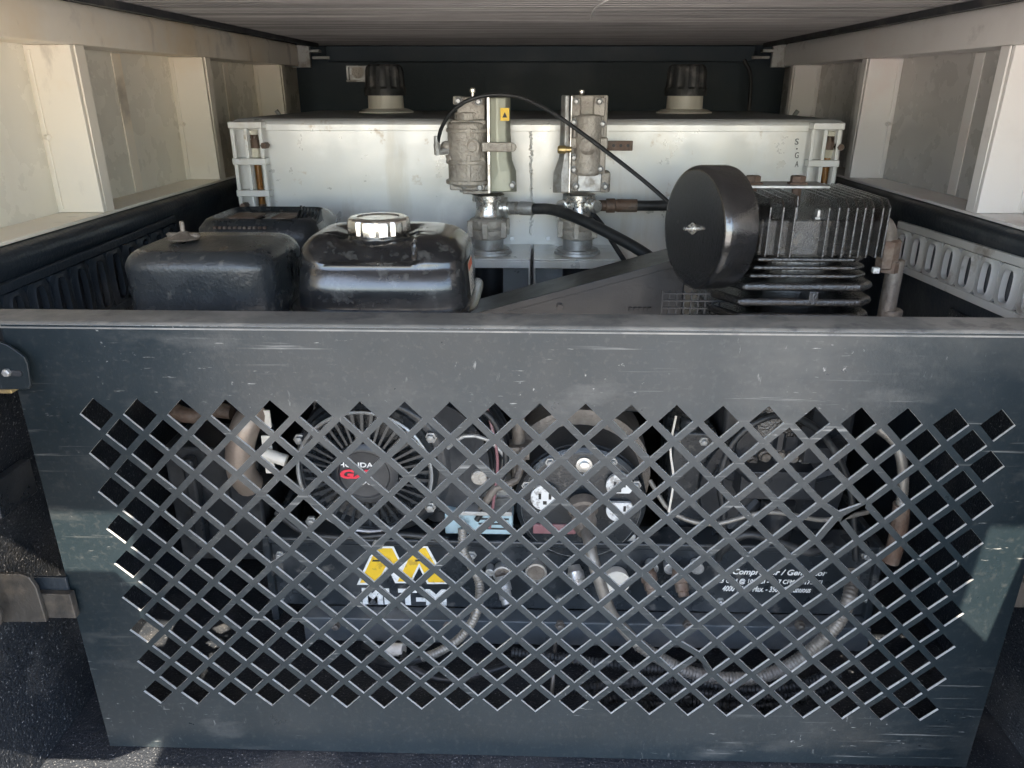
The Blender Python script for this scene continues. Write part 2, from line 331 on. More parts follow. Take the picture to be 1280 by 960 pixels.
# canopy sides
def canopy(s, X, wall_m, post_m, posts, sheet_m):
    xo = X+s*.072
    m = MB(); m.box(*sorted((xo, xo+s*.012)), .33, 2.6, .652, 1.0)
    o = struct(obj('canopy_side', m, sheet_m))
    m = MB(); m.box(*sorted((X-s*.002, xo)), .12, 2.6, .6525, .658); obj('sill', m, wall_m, o, .0015)
    m = MB(); m.prism([(X, .33, .908), (xo, .33, .908), (xo, .33, .968), (X+s*.004, .33, .968), (X-s*.002, .33, .955)], (0, 2.05, 0)); obj('top_rail', m, wall_m, o, .002)
    m = MB()
    m.box(*sorted((X-s*.020, X+s*.02)), .33, 2.44, .969, .974); m.box(*sorted((X-s*.044, X-s*.032)), .33, 2.46, .962, .974); obj('rail_trim', m, mt['trim'], o, .0015)
    for y in (1.46, 1.98):
        m = MB(); m.box(*sorted((xo-s*.0022, xo-s*.0002)), y, y+.030, .660, .906); obj('sheet_joint', m, wall_m, o, .0006)
    for y, hook in posts:
        m = MB(); m.prism([(X-s*.003, y, .6585), (xo, y, .6585), (xo, y, .9075), (X-s*.000, y, .9075)], (0, .009, 0))
        pst = obj('post', m, post_m, o, .0012)
        m = MB(); m.box(*sorted((X+s*.061, X+s*.066)), y-.004, y-.0003, .664, .900); m.cyl((X+s*.064, y-.004, .775), (X+s*.055, y-.009, .775), .004)
        obj('weld_bead', m, post_m, pst, .001)
        m = MB(); m.box(*sorted((X-s*.003, X+s*.0005)), y+.0095, y+.034, .6585, .9075); obj('post_return', m, post_m, pst, .0008)
        if hook:
            m = MB(); P = [(X+s*.010, y-.006, .70), (X+s*.002, y-.006, .73), (X+s*.006, y-.006, .765), (X+s*.02, y-.006, .79)]; m.tube(P, .006, 8); obj('hook', m, mt['zinc'], pst)
    # clamp at the far end of the rail
    m = MB(); m.box(*sorted((X-s*.034, X+s*.02)), 2.385, 2.40, .905, .966); m.box(*sorted((X-s*.066, X-s*.036)), 2.37, 2.40, .945, .953); m.box(*sorted((X-s*.09, X-s*.04)), 2.39, 2.40, .928, .936)
    obj('rail_clamp', m, mt['zinc'], o, .0015)
    return o
canopy(-1, XL, mt['cream'], mt['cream'], [(.70, 0), (1.21, 0), (1.69, 0), (2.20, 1)], mt['window'])
canopy(1, XR, mt['white'], mt['white'], [(.76, 0), (1.25, 0), (1.775, 0), (2.27, 1)], mt['window_grey'])
mb = MB(); y = .34
prof = []
while y < 2.6:
    prof += [(y, .981), (y+.010, .981), (y+.012, .974), (y+.026, .974), (y+.028, .981)]; y += .030
for yy, z in prof: mb.v += [Vector((-.80, yy, z)), Vector((.82, yy, z))]
k = len(prof)
mb.f = [(2*i, 2*i+1, 2*i+3, 2*i+2) for i in range(k-1)]
mb.box(-.80, .82, .33, 2.62, .990, 1.02); mb.box(-.43, .575, .04, .329, .985, 1.02)  # unseen rear strip added; side notches shaped to let sun patches through
struct(obj('roof', mb, mt['roof'], None, ang=20))
mb = MB(); mb.box(-.80, .82, 2.6, 2.62, -.03, .99); bw_ = struct(obj('back_wall', mb, mt['navy']))
mb = MB(); mb.box(-.66, .68, 2.55, 2.598, .925, .972); obj('header_beam', mb, mt['navy'], bw_, .004)

# ------------------------------------------------------------------ perforated guard panel
PY = .758; TH = .003
P_, Q_ = .05, .05025
x0h, z0h = -.4908, CAMZ-.3413
HW, HH = .0194, .0200
guard = thing('guard_panel', 'large scratched black steel guard sheet with a lattice of diamond holes', 'guard panel', (0, PY, 0))
def guard_mesh():
    b = bmesh.new(); node = {}
    def V(x, z):
        k = (round(x, 4), round(z, 4))
        if k not in node: node[k] = b.verts.new((x, PY, z))
        return node[k]
    cells = []
    for r in range(17):
        odd = r % 2
        for i in range(20 if odd else 21):
            cells.append((x0h+P_*i+(P_/2 if odd else 0), z0h-Q_/2*r))
    bent = {(1051, 652): (-.004, .010), (868, 822): (.006, .004), (355, 690): (.003, -.004), (612, 618): (-.003, .003), (1010, 820): (-.004, -.003), (820, 712): (.005, .003)}
    bp = [(at(px, py, PY), d) for (px, py), d in bent.items()]
    for cx, cz in cells:
        L, T, R, B = V(cx-P_/2, cz), V(cx, cz+Q_/2), V(cx+P_/2, cz), V(cx, cz-Q_/2)
        j = lambda: random.uniform(-.00035, .00035)
        h = []
        for dx, dz in ((-HW, 0), (0, HH), (HW, 0), (0, -HH)):
            p = Vector((cx+dx+j(), PY, cz+dz+j()))
            for q, d in bp:
                e = math.exp(-((p-q).length/.013)**2); p += Vector((d[0]*e, 0, d[1]*e))
            h.append(b.verts.new(p))
        o = [L, T, R, B]
        for k in range(4): b.faces.new((o[k], o[(k+1) % 4], h[(k+1) % 4], h[k]))
    X0, X1, Z0, Z1 = -.5745, .585, .004, CAMZ-.2365
    tl, tr, blv, brv = [b.verts.new((x, PY, z)) for x, z in ((X0, Z1), (X1, Z1), (X0, Z0), (X1, Z0+.004))]
    b.verts.remove(tl); b.verts.remove(tr); b.verts.remove(blv); b.verts.remove(brv)
    zr = z0h-8*Q_; up = []; dn = []
    for i in range(21): up += [(x0h+P_*i-P_/2, z0h), (x0h+P_*i, z0h+Q_/2)]; dn += [(x0h+P_*i-P_/2, zr), (x0h+P_*i, zr-Q_/2)]
    up.append((x0h+P_*20+P_/2, z0h)); dn.append((x0h+P_*20+P_/2, zr))
    for a, c in zip(up, up[1:]): b.faces.new((V(*a), V(*c), V(c[0], Z1), V(a[0], Z1)))
    for a, c in zip(dn, dn[1:]): b.faces.new((V(*a), V(a[0], Z0), V(c[0], Z0), V(*c)))
    lf = []; rt = []
    for r in range(8):
        z = z0h-Q_*r; lf += [(x0h-P_/2, z), (x0h, z-Q_/2)]; rt += [(x0h+P_*20+P_/2, z), (x0h+P_*20, z-Q_/2)]
    lf.append((x0h-P_/2, zr)); rt.append((x0h+P_*20+P_/2, zr))
    for a, c in zip(lf, lf[1:]): b.faces.new((V(*a), V(X0, a[1]), V(X0, c[1]), V(*c)))
    for a, c in zip(rt, rt[1:]): b.faces.new((V(*a), V(*c), V(X1, c[1]), V(X1, a[1])))
    xl_, xr_ = x0h-P_/2, x0h+P_*20+P_/2
    for xa_, xb_, za_, zb_ in ((X0, xl_, z0h, Z1), (xr_, X1, z0h, Z1), (X0, xl_, Z0, zr), (xr_, X1, Z0, zr)): b.faces.new((V(xa_, za_), V(xb_, za_), V(xb_, zb_), V(xa_, zb_)))
    bmesh.ops.remove_doubles(b, verts=b.verts[:], dist=.0003)
    bmesh.ops.recalc_face_normals(b, faces=b.faces[:])
    r = bmesh.ops.extrude_face_region(b, geom=b.faces[:])
    for q in r['geom']:
        if isinstance(q, bmesh.types.BMVert): q.co.y += TH
    b.verts.index_update(); mb = MB(); mb.add([v.co.copy() for v in b.verts], [tuple(v.index for v in f.verts) for f in b.faces]); b.free(); return mb
sh = obj('perforated_sheet', guard_mesh(), mt['panel'], guard, ang=30)
sh.data.materials.append(mt['lit_edge'])
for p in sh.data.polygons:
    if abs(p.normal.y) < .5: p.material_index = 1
zt = CAMZ-.2365
mb = MB()
pr = [(PY+.050, zt+.003), (PY+.006, zt+.003), (PY+.0025, zt+.0022), (PY+.0005, zt-.0005), (PY-.0005, zt-.004), (PY+.0025, zt-.004), (PY+.005, zt-.0005), (PY+.05, zt-.0005)]
mb.prism([(-.62, y, z) for y, z in pr], (1.25, 0, 0)); obj('top_lip', mb, mt['flange'], guard, ang=60)
mb = MB(); mb.box(-.57, .58, PY+TH+.0005, PY+.03, .004, .007); obj('bottom_lip', mb, mt['panel'], guard)

# brackets at the left edge of the guard
def poly_plate(name, pts, Y, th, mat, par=None, bev=.001):
    m = MB(); m.prism([at(x, y, Y) for x, y in pts], (0, th, 0)); return obj(name, m, mat, par, bev)
t = thing('slotted_bracket', 'flat steel bracket with one slot above the left edge of the guard', 'bracket', at(0, 470, .742))
poly_plate('plate', [(-60, 425), (0, 428), (10, 432), (30, 446), (34, 455), (38, 482), (35, 487), (-60, 487)], .742, .004, mt['panel'], t, .0012)
sl_ = [(4+3*math.cos(a), 467-3.6*math.sin(a)) for a in [PI/2+PI*i/6 for i in range(7)]]+[(24+3*math.cos(a), 467-3.6*math.sin(a)) for a in [-PI/2+PI*i/6 for i in range(7)]]
poly_plate('slot', [(-x+28 if False else x, y) for x, y in sl_], .7405, .0016, mt['trim'], t, 0)
m = MB(); c = at(8, 466, .7385); m.lathe(c, (0, -1, 0), [(-.002, .0045), (.002, .0045), (.003, .003)], 6); obj('bolt', m, mt['zinc'], t)
m = MB(); m.pbox(-40, 487, 14, 492, .744, .02); obj('mounting_foot', m, mt['brass'], t, .001)
t = thing('latch_striker', 'rounded steel latch plate with stub arm touching the lower left guard edge', 'latch', at(0, 778, .735))
poly_plate('latch_plate', [(-60, 718), (24, 718), (36, 722), (45, 735), (58, 778), (-60, 778)], .736, .006, mt['latch'], t, .0015)
m = MB(); m.pbox(50, 743, 91, 773, .743, .010); obj('stub_arm', m, mt['latch'], t, .0015)
m = MB(); m.pbox(44, 722, 84, 741, .752, .004); obj('keeper', m, mt['liner_smooth'], t, .001)
m = MB(); m.tube([at(-40, 735, .715), at(-14, 752, .715), at(-2, 772, .718), at(-14, 792, .72)], .0055, 10, .004); obj('handle_bar', m, mt['latch'], t)
m = MB(); m.box(XL+.016, XL+.030, .80, .875, .335, .385); tag(obj('tie_down_pocket', m, mt['black'], None, .003), 'smooth dark square pocket on the left liner above the latch', 'tie-down pocket')
m = MB(); m.box(.60, .66, .80, .83, .23, .27); m.box(.655, .70, .795, .835, .22, .28); tag(obj('latch_block', m, mt['pipe'], None, .003), 'small grey latch block beyond the right guard edge', 'latch')

# ------------------------------------------------------------------ fluid tank
TY = 1.5; tz = at(640, 150, TY).z; tx0, tx1 = -.585, .583
tank = thing('fluid_tank', 'wide aluminium fluid tank across the bed with two black filler caps', 'tank', (0, TY, .3))
mb = MB(); mb.box(tx0, tx1, TY, 2.12, .30, tz); obj('shell', mb, mt['tank'], tank, .010, 3)
mb = MB(); mb.box(tx0+.012, tx1-.012, TY+.012, 2.11, tz+.0003, tz+.0012); obj('top_skin', mb, mt['tanktop'], tank)
mb = MB()
for i in range(60):
    c = at(664+random.uniform(-1.5, 1.5), 157+i*2.3, TY); mb.lathe(c+Vector((0, .001, 0)), (0, -1, 0), [(0, .0030), (.0015, .0026), (.0024, .001)], 7)
stuff(obj('weld_seam', mb, mt['tank'], tank))
mb = MB(); mb.box(tx0+.006, tx1-.006, TY-.0022, TY-.0004, tz-.020, tz-.008); obj('top_hem', mb, mt['tank'], tank, .0008)
def filler(px, dusty):
    Yc = 1.93; c = atz(px, 140, tz)
    c = Vector((at(px, 138, Yc).x, Yc, tz)); k = .97
    m = MB(); m.lathe(c, (0, 0, 1), [(0, .066), (.004, .066), (.009, .055), (.011, .044)], 36); obj('filler_flange', m, mt['neck'], tank)
    m = MB(); m.lathe(c+Vector((0, 0, .009)), (0, 0, 1), [(0, .043), (.036, .042), (.038, .046)], 32); nk = obj('filler_neck', m, mt['neck'], tank)
    m = MB(); n = 72; vs = []; fs = []
    prof = [(.040, .049, 0), (.055, .050, 0), (.060, .0475, 1), (.094, .046, 1), (.104, .043, 1), (.109, .036, 0)]
    for h, r, fl in prof:
        for i in range(n):
            rr = r*(1-(.055 if fl and (i % 6) < 3 else 0)); a = 2*PI*i/n; vs.append(c+Vector((rr*math.cos(a), rr*math.sin(a), h)))
    for q in range(len(prof)-1):
        for i in range(n): fs.append((q*n+i, q*n+(i+1) % n, (q+1)*n+(i+1) % n, (q+1)*n+i))
    fs.append(tuple(range(n))); fs.append(tuple((len(prof)-1)*n+i for i in range(n))); m.add(vs, fs)
    obj('filler_cap', m, mt['cap'], tank, label='ribbed black filler cap, dustier' if dusty else None)
filler(483, 1); filler(855, 0)
def gauge(px0, px1, yb, s):
    f = MB()
    Y = TY-.022
    a = at(px0, 160, Y).x; b_ = at(px1, 160, Y).x; zt_ = at(640, 155, Y).z; zb = at(640, yb, Y).z
    L = b_-a
    for u in (.02, .45, .95): f.box(a+L*u-.0035, a+L*u+.0035, Y, Y+.004, zb, zt_)
    for py in (157, 203, 243):
        z = at(640, py, Y).z
        if z > zb: f.box(a-.003, b_+.003, Y-.005, Y+.0215, z-.006, z+.006)
    g = obj('gauge_guard', f, mt['tank'], tank, .0012)
    xm = a+L*.69
    m = MB(); m.cyl((xm, Y+.010, zb+.01), (xm, Y+.010, zt_-.012), .0075, n=16); obj('sight_tube', m, mt['glass'], g)
    m = MB(); m.cyl((xm, Y+.010, zb+.005), (xm, Y+.010, zb+(zt_-zb)*.62), .0052, n=14); obj('fluid', m, mt['amber'], g)
    for z in (zb+.014, zt_-.045): m = MB(); m.lathe((xm, Y+.010, z), (0, 0, 1), [(0, .009), (.014, .009), (.018, .006), (.024, .006)], 8); obj('gauge_fitting', m, mt['rust'], g)
    m = MB(); m.cyl((b_+.002, Y+.018, zt_-.04), (b_+.002, Y-.004, zt_-.04), .006, n=6); obj('gauge_bolt', m, mt['rust'], g)
    m = MB(); m.cyl((a+.006, Y+.018, zb+.035), (a+.006, Y-.006, zb+.035), .006, n=6); obj('gauge_bolt', m, mt['rust'], g)
gauge(288, 326, 282, -1); gauge(1018, 1053, 262, 1)
for ch, py in (('S', 177), ('\u2022', 186), ('G', 194), ('A', 205)):
    text('lettering', ch, at(996, py, TY-.0005), .007 if ch != '\u2022' else .003, .011 if ch != '\u2022' else .003, mt['print_black'], tank)
shelf_z = at(640, 322, 1.37).z
for (xa, xb) in ((572, 663), (667, 776)):
    m = MB(); A = at(xa, 322, 1.36).x; B_ = at(xb, 322, 1.36).x
    m.box(A, B_, 1.36, TY-.0005, shelf_z-.004, shelf_z); m.box(A, B_, 1.36, 1.364, shelf_z-.018, shelf_z-.0041)
    m.box(A, A+.004, 1.3645, TY-.0005, shelf_z-.13, shelf_z-.0045); m.box(B_-.004, B_, 1.3645, TY-.0005, shelf_z-.13, shelf_z-.0045)
    obj('pump_shelf', m, mt['tank'], tank, .0015)
for px in (640, 685):
    mb = MB(); mb.cyl(at(px, 298, TY-.001), at(px, 298, TY-.006), .005, n=6); obj('shelf_bolt', mb, mt['zinc'], tank)

# ------------------------------------------------------------------ transfer pumps
def bolts(pts, Y, r, mat, par):
    src = None
    for px, py in pts:
        c = at(px, py, Y)
        if src is None:
            m = MB(); m.lathe(c, (0, -1, 0), [(-.006, r*1.25), (.001, r*1.25), (.0015, r), (.006, r*.95), (.0075, r*.6)], 12); src = obj('bolt', m, mat, par); c0 = c
        else: inst(src, par, c-c0)
YP = 1.42
def pump_base(px, par):
    x = at(px, 300, YP).x
    z = lambda py: at(px, py, YP).z
    m = MB(); m.lathe((x, YP, shelf_z), (0, 0, 1), [(0, .044), (.004, .043), (.0045, .040), (.008, .039), (.0085, .034)], 36); obj('base_flange', m, mt['zinc'], par)
    m = MB(); m.lathe((x, YP, shelf_z+.008), (0, 0, 1), [(0, .028), (.018, .028), (.020, .0265), (z(292)-shelf_z-.008, .0265)], 28)
    obj('lower_collar', m, mt['zinc'], par)
    m = MB(); zz = z(297); h = z(272)-zz
    vs = [(0, .033), (.003, .035), (h*.45, .035), (h*.5, .0315), (h*.6, .035), (h-.003, .035), (h, .031)]
    m.lathe((x, YP, zz), (0, 0, 1), vs, 30)
    for a in range(6):
        q = a*PI/3+.4; m.box(x+.037*math.cos(q)-.005, x+.037*math.cos(q)+.005, YP+.037*math.sin(q)-.005, YP+.037*math.sin(q)+.005, zz+.004, zz+h-.004)
    obj('coupling_nut', m, mt['cast'], par, .001)
    m = MB(); z0, z1 = z(273), z(243)
    m.lathe((x, YP, z0), (0, 0, 1), [(0, .024), (.006, .026), (.014, .0235), ((z1-z0)*.7, .0235), ((z1-z0)*.75, .030), (z1-z0, .030)], 28)
    obj('pump_body', m, mt['steel'], par)
    m = MB(); m.cyl((x, YP, shelf_z-.005), (x, YP, .12), .027, n=24); obj('suction_tube', m, mt['rubber'], par)
# pump one
p1 = thing('transfer_pump', 'left transfer pump with grey green cover and yellow sticker', 'pump', (at(612, 320, YP).x, YP, shelf_z), 'transfer pumps on the tank shelf')
pump_base(611, p1)
m = MB(); m.pcyl(585, 152, 232, 50, YP-.008, 32, .004); m.pbox(563, 150, 607, 156, YP-.028, .05); m.pbox(562, 226, 606, 238, YP-.03, .05); m.pbox(572, 196, 606, 204, YP-.033, .04); m.pcyl(585, 140, 152, 34, YP)
m.pbox(571, 121, 606, 150, YP-.018, .045); m.pbox(566, 120, 577, 131, YP-.022, .02); m.pbox(578, 238, 612, 243, YP-.02, .05)
obj('motor_casting', m, mt['cast'], p1, .006, 3)
m = MB(); m.pbox(574, 216, 611, 241, YP-.012, .04); obj('motor_neck', m, mt['zinc'], p1, .003)
m = MB()
for py in (160, 199, 224): m.pcyl(585, py, py+5, 55, YP-.008, 32, .001)
m.pbox(583, 160, 588, 172, YP-.047, .02); m.pbox(583, 194, 588, 228, YP-.047, .02)
obj('casting_rib', m, mt['cast'], p1, .0015)
m = MB(); m.lathe(at(590, 183, YP-.044), (0, -1, 0), [(-.01, .013), (.003, .013), (.004, .009), (.001, .008), (.001, .001)], 24); obj('valve_boss', m, mt['cast'], p1)
m = MB(); m.lathe(at(560, 184, YP-.015), (-1, -.25, 0), [(-.012, .011), (.006, .011), (.010, .009), (.013, .005)], 16); m.lathe(at(573, 195, YP-.02), (-1, -.2, -.3), [(0, .008), (.022, .008)], 12); obj('inlet_knob', m, mt['cast'], p1)
# bent cover: channel open at the back, flared at its foot
m = MB(); secs = []
for py, a, b_ in ((121.5, 611, 638), (165, 611, 638), (200, 611, 640), (214, 611, 645), (240, 611, 646)):
    secs.append([at(x, py, YP+dy) for x, dy in ((a, -.034), ((a*.62+b_*.38), -.040), ((a*.2+b_*.8), -.034), (b_, -.016), (b_, .03), (a, .03))])
for i, sc in enumerate(secs): m.v += sc
for i in range(len(secs)-1):
    for k in range(6): m.f.append((i*6+k, i*6+(k+1) % 6, (i+1)*6+(k+1) % 6, (i+1)*6+k))
m.f += [tuple(range(6)), tuple(24+k for k in range(6))]
cv = obj('side_cover', m, mt['olive'], p1, .0025, 2)
m = MB(); m.pbox(609, 121, 612.5, 242, YP-.043, .02); obj('cover_edge', m, mt['steel'], p1, .0008)
m = MB(); m.pbox(602, 178, 640, 190, YP-.048, .006); m.cyl(at(640, 184, YP-.045), at(640, 184, YP-.03), .008, n=12); cl = obj('clamp_bar', m, mt['cast'], p1, .002)
m = MB(); m.pbox(625.5, 135, 636.5, 151, YP-.0405, .003); lb = obj('sticker', m, mt['yellow'], cv)
m = MB(); m.prism([at(628, 147, YP-.041), at(631, 140, YP-.041), at(634, 147, YP-.041)], (0, -.0006, 0)); obj('warning_mark', m, mt['print_black'], lb)
bolts([(590, 156), (598, 127), (573, 126), (580, 232), (600, 234), (640, 231)], YP-.030, .0055, mt['zinc'], p1)
m = MB(); m.lathe(at(591, 122, YP), (0, 0, 1), [(0, .003), (.008, .003), (.009, .0055), (.014, .0055), (.017, .003)], 12); obj('bleed_screw', m, mt['chrome'], p1)
m = MB(); m.lathe(at(629, 260, YP), (1, -.1, 0), [(-.03, .013), (0, .013), (.002, .020), (.008, .020), (.009, .012), (.016, .012)], 18); obj('outlet_port', m, mt['steel'], p1)
# pump two
p2 = thing('transfer_pump', 'right transfer pump all in dirty cast metal with side bracket arm', 'pump', (at(722, 320, YP).x, YP, shelf_z), 'transfer pumps on the tank shelf')
pump_base(722, p2)
m = MB(); m.pbox(713, 119, 758, 240, YP-.020, .05); m.pcyl(735, 143, 219, 33, YP-.022, 28, .004); m.pbox(714, 121, 726, 145, YP-.030, .02); m.pbox(742, 121, 757, 145, YP-.030, .02)
m.pbox(713, 172, 760, 186, YP-.030, .02); m.pbox(714, 196, 726, 217, YP-.030, .02); m.pbox(745, 180, 757, 217, YP-.030, .02); m.pbox(716, 145, 722, 172, YP-.026, .02); m.pbox(748, 145, 755, 172, YP-.026, .02)
obj('motor_casting', m, mt['cast'], p2, .006, 3)
m = MB(); m.lathe(at(735, 182, YP-.043), (0, -1, 0), [(-.01, .016), (.006, .016), (.010, .011), (.011, .003)], 20); obj('valve_boss', m, mt['cast'], p2)
m = MB(); secs = []
for py, a, b_ in ((119, 702, 712), (196, 699, 712), (216, 692, 712), (241, 691, 712)):
    secs.append([at(x, py, YP+dy) for x, dy in ((a, .02), (a, -.012), ((a+b_)/2, -.026), (b_, -.024), (b_, .02))])
for sc in secs: m.v += sc
for i in range(3):
    for k in range(5): m.f.append((i*5+k, i*5+(k+1) % 5, (i+1)*5+(k+1) % 5, (i+1)*5+k))
m.f += [tuple(range(5)), tuple(15+k for k in range(5))]
obj('side_cover', m, mt['zinc'], p2, .002)
m = MB(); m.pbox(712.3, 120, 714, 241, YP-.034, .01); obj('cover_edge', m, mt['steel'], p2, .0005)
m = MB(); m.pbox(722, 217, 752, 240, YP-.026, .01); obj('foot_plate', m, mt['zinc'], p2, .002)
m = MB(); m.pbox(750, 215, 763, 241, YP-.024, .04); obj('foot_flare', m, mt['cast'], p2, .004)
m = MB(); m.pbox(759, 176, 791, 188.5, YP-.006, .004); ba = obj('bracket_arm', m, mt['rust'], p2, .001)
m = MB()
for x in (767, 776, 785): m.cyl(at(x, 182, YP-.0055), at(x, 182, YP-.0068), .0028, n=10)
obj('bracket_hole', m, mt['print_black'], ba)
m = MB(); m.lathe(at(697, 187, YP-.036), (1, 0, 0), [(0, .005), (.003, .007), (.014, .007), (.015, .005), (.024, .005)], 12); obj('air_fitting', m, mt['brass'], p2)
bolts([(720, 127), (749, 127), (717, 153), (753, 155), (717, 197), (750, 211), (717, 212), (720, 233), (756, 233)], YP-.031, .0052, mt['zinc'], p2)
m = MB(); m.lathe(at(727, 121, YP), (0, 0, 1), [(0, .003), (.004, .005), (.010, .005), (.012, .003)], 12); obj('bleed_screw', m, mt['chrome'], p2)
for px in (706, 740):
    m = MB(); m.lathe(at(px, 257, YP-.012), (-.5 if px < 720 else .5, -1, 0), [(-.01, .012), (.016, .012), (.017, .009), (.020, .009)], 16); obj('outlet_port', m, mt['steel'], p2)

# hoses of the pumps
def hose(name, label, pts, r, mat, cat='hose', rf=None, step=None, n=12, group=None):
    t = thing(name, label, cat, pts[0], group); m = MB(); m.tube(pts, r, n, step, rf); obj('hose_body', m, mat, t); return t
h = hose('black_hose', 'black rubber hose curving down right from left pump', [at(668, 261, YP-.03), at(690, 262, YP-.05), at(720, 272, YP-.09), at(760, 291, YP-.13), at(800, 313, YP-.17), at(830, 335, YP-.2)], .0098, mt['rubber'])
m = MB(); a = at(640, 260, YP-.004); b_ = at(672, 261, YP-.032)
m.lathe(a, b_-a, [(0, .012), (.012, .012), (.0125, .0095), (.018, .0095), (.0185, .0125), (.044, .0125), (.048, .011)], 12); obj('crimp_ferrule', m, mt['zinc'], h)
h = hose('black_hose', 'short black hose leading right from right pump to compressor', [at(794, 257, YP-.01), at(820, 257, YP-.01), at(850, 257, YP-.01), at(890, 262, YP-.02)], .0095, mt['rubber'])
m = MB(); a = at(748, 257, YP-.006); b_ = at(797, 257, YP-.008)
m.lathe(a, b_-a, [(0, .010), (.014, .010), (.0145, .013), (.030, .013), (.031, .0105), (.036, .0118), (.071, .0118)], 14); obj('crimp_ferrule', m, mt['rust'], h)
hose('black_hose', 'thin black hose dropping behind the left pump hose', [at(738, 264, YP), at(752, 280, YP-.02), at(765, 302, YP-.05), at(780, 325, YP-.08)], .0045, mt['rubber'])
h = hose('air_line', 'thin black air line arching over both pumps to compressor', [at(547, 180, YP-.03), at(551, 162, YP-.04), at(562, 143, YP-.05), at(580, 128, YP-.06), at(605, 119.5, YP-.065), at(635, 119, YP-.07), at(660, 125, YP-.08), at(700, 147, YP-.10), at(760, 191, YP-.14), at(806, 227, YP-.18), at(838, 255, YP-.21), at(860, 275, YP-.23)], .0034, mt['rubber'])
m = MB(); a = at(545, 170, YP-.033); b_ = at(547, 190, YP-.03); m.lathe(a, b_-a, [(0, .004), (.012, .005), (.014, .0062), (.032, .0062)], 10); m.lathe(b_, at(562, 188, YP-.02)-b_, [(-.003, .006), (.02, .006)], 10); obj('elbow_fitting', m, mt['zinc'], h)

# ------------------------------------------------------------------ engine
YE = .93
eng = thing('petrol_engine', 'black petrol engine with chrome fuel cap and pull starter', 'engine', (at(460, 690, YE+.1).x, YE+.1, .26))
xa, xb = at(361, 385, YE).x, at(585, 385, YE).x; cx = (xa+xb)/2; hx = (xb-xa)/2; hy = .105; cy = YE+hy
zb = at(470, 389, YE).z; zt2 = at(470, 320, YE).z; ztop = zt2+.016
zs = []
def sup(t): return (1-t**2.6)**(1/2.6)
secs = [(zb-.02, cx, cy, hx*.98, hy*.96), (zb, cx, cy, hx*1.0, hy)]
H = ztop-zb
for i in range(1, 12):
    u_ = i/11; q_ = max(0, u_-.42)/.58; secs.append((zb+H*.62*u_, cx, cy, hx*(1.0-.035*u_), hy*(1-.01*u_-.095*q_**1.7)))
for i in range(1, 15):
    t_ = i/14.0; a_ = t_*PI/2; secs.append((zb+H*(.62+.38*math.sin(a_)), cx-.006*t_, cy+.004*t_, hx*.965*(1-.30*(1-math.cos(a_))), hy*.905*(1-.42*(1-math.cos(a_))), 5-1.2*t_))
for k in (.8, .6, .4, .2, .05): secs.append((ztop+.002*(1-k), cx-.006, cy+.004, hx*.675*k, hy*.53*k, 3.8))
m = MB(); m.loft(secs, 120)
capx = at(470, 295, YE+.07).x; capy = cy-.012
for v in m.v:      # stamped hollow round the filler, opening to the front
    u = abs(v.x-capx); front = max(0, min(1, (capy+.05-v.y)/.03)); wv = .056+max(0, capy-v.y)*.12
    s_ = max(0, min(1, (wv-u)/.014)); s_ = s_*s_*(3-2*s_); zf_ = max(0, min(1, (v.z-(zb+H*.66))/(H*.12))); zf_ = zf_*zf_*(3-2*zf_)
    k = s_*front*zf_
    v.z -= .008*k; 
    if v.y < capy: v.y += .012*k
ft = obj('fuel_tank', m, mt['gloss'], eng, ang=60)
m = MB(); m.loft([(zb-.006, cx, cy, hx+.002, hy+.002), (zb-.005, cx, cy, hx+.010, hy+.008), (zb-.002, cx, cy, hx+.010, hy+.008), (zb-.0005, cx, cy, hx+.003, hy+.002)], 80); obj('seam_lip', m, mt['gloss'], ft)
c = Vector((capx, capy, ztop-.006)); m = MB(); n = 48; vs = []; fs = []
rc = 39/ppm(285, capy)
prof = [(0, rc*.93, 0), (.004, rc, 1), (.019, rc*1.0, 1), (.0225, rc*.97, 1), (.0245, rc*.90, 0), (.0250, rc*.70, 0), (.0235, rc*.66, 0)]
for hh, r, fl in prof:
    for i in range(n):
        rr = r*(1-(.055 if fl and (i % 4) == 0 else 0)); a = 2*PI*(i+.5)/n; vs.append(c+Vector((rr*math.cos(a), rr*math.sin(a), hh)))
for q in range(len(prof)-1):
    for i in range(n): fs.append((q*n+i, q*n+(i+1) % n, (q+1)*n+(i+1) % n, (q+1)*n+i))
fs.append(tuple(range(n))); fs.append(tuple((len(prof)-1)*n+i for i in range(n))); m.add(vs, fs); obj('fuel_cap', m, mt['chrome'], ft, ang=25)
m = MB(); m.lathe(c, (0, 0, 1), [(-.006, rc*1.12), (-.001, rc*1.02), (.001, rc*.9)], 40); obj('cap_seat', m, mt['gloss'], ft)
# label on the right flank
m = MB(); zz = zb+H*.28; yl = cy-.035
R_ = Matrix.Rotation(math.radians(4), 3, 'Y')
lx = cx+hx*.993
m.add([(lx+.0016, yl-.028, zz-.014), (lx+.0016, yl+.028, zz-.014), (lx-.0022, yl+.028, zz+.030), (lx-.0022, yl-.028, zz+.030)], [(0, 1, 2, 3)]); m.add([v+Vector((-.004, 0, 0)) for v in m.v[:4]], [(3, 2, 1, 0)]); l_ = obj('warning_label', m, mt['label'], ft)
m = MB(); m.add([(lx-.0008, yl-.026, zz+.018), (lx-.0008, yl+.026, zz+.018), (lx-.0017, yl+.026, zz+.028), (lx-.0017, yl-.026, zz+.028)], [(0, 1, 2, 3)]); obj('label_band', m, mt['orange'], l_)
m = MB()
for k in range(5): z_ = zz+.012-k*.005; m.add([(lx+.0024-.0004*k*0, yl-.024, z_), (lx+.0024, yl+.02, z_), (lx+.0022, yl+.02, z_+.0014), (lx+.0022, yl-.024, z_+.0014)], [(0, 1, 2, 3)])
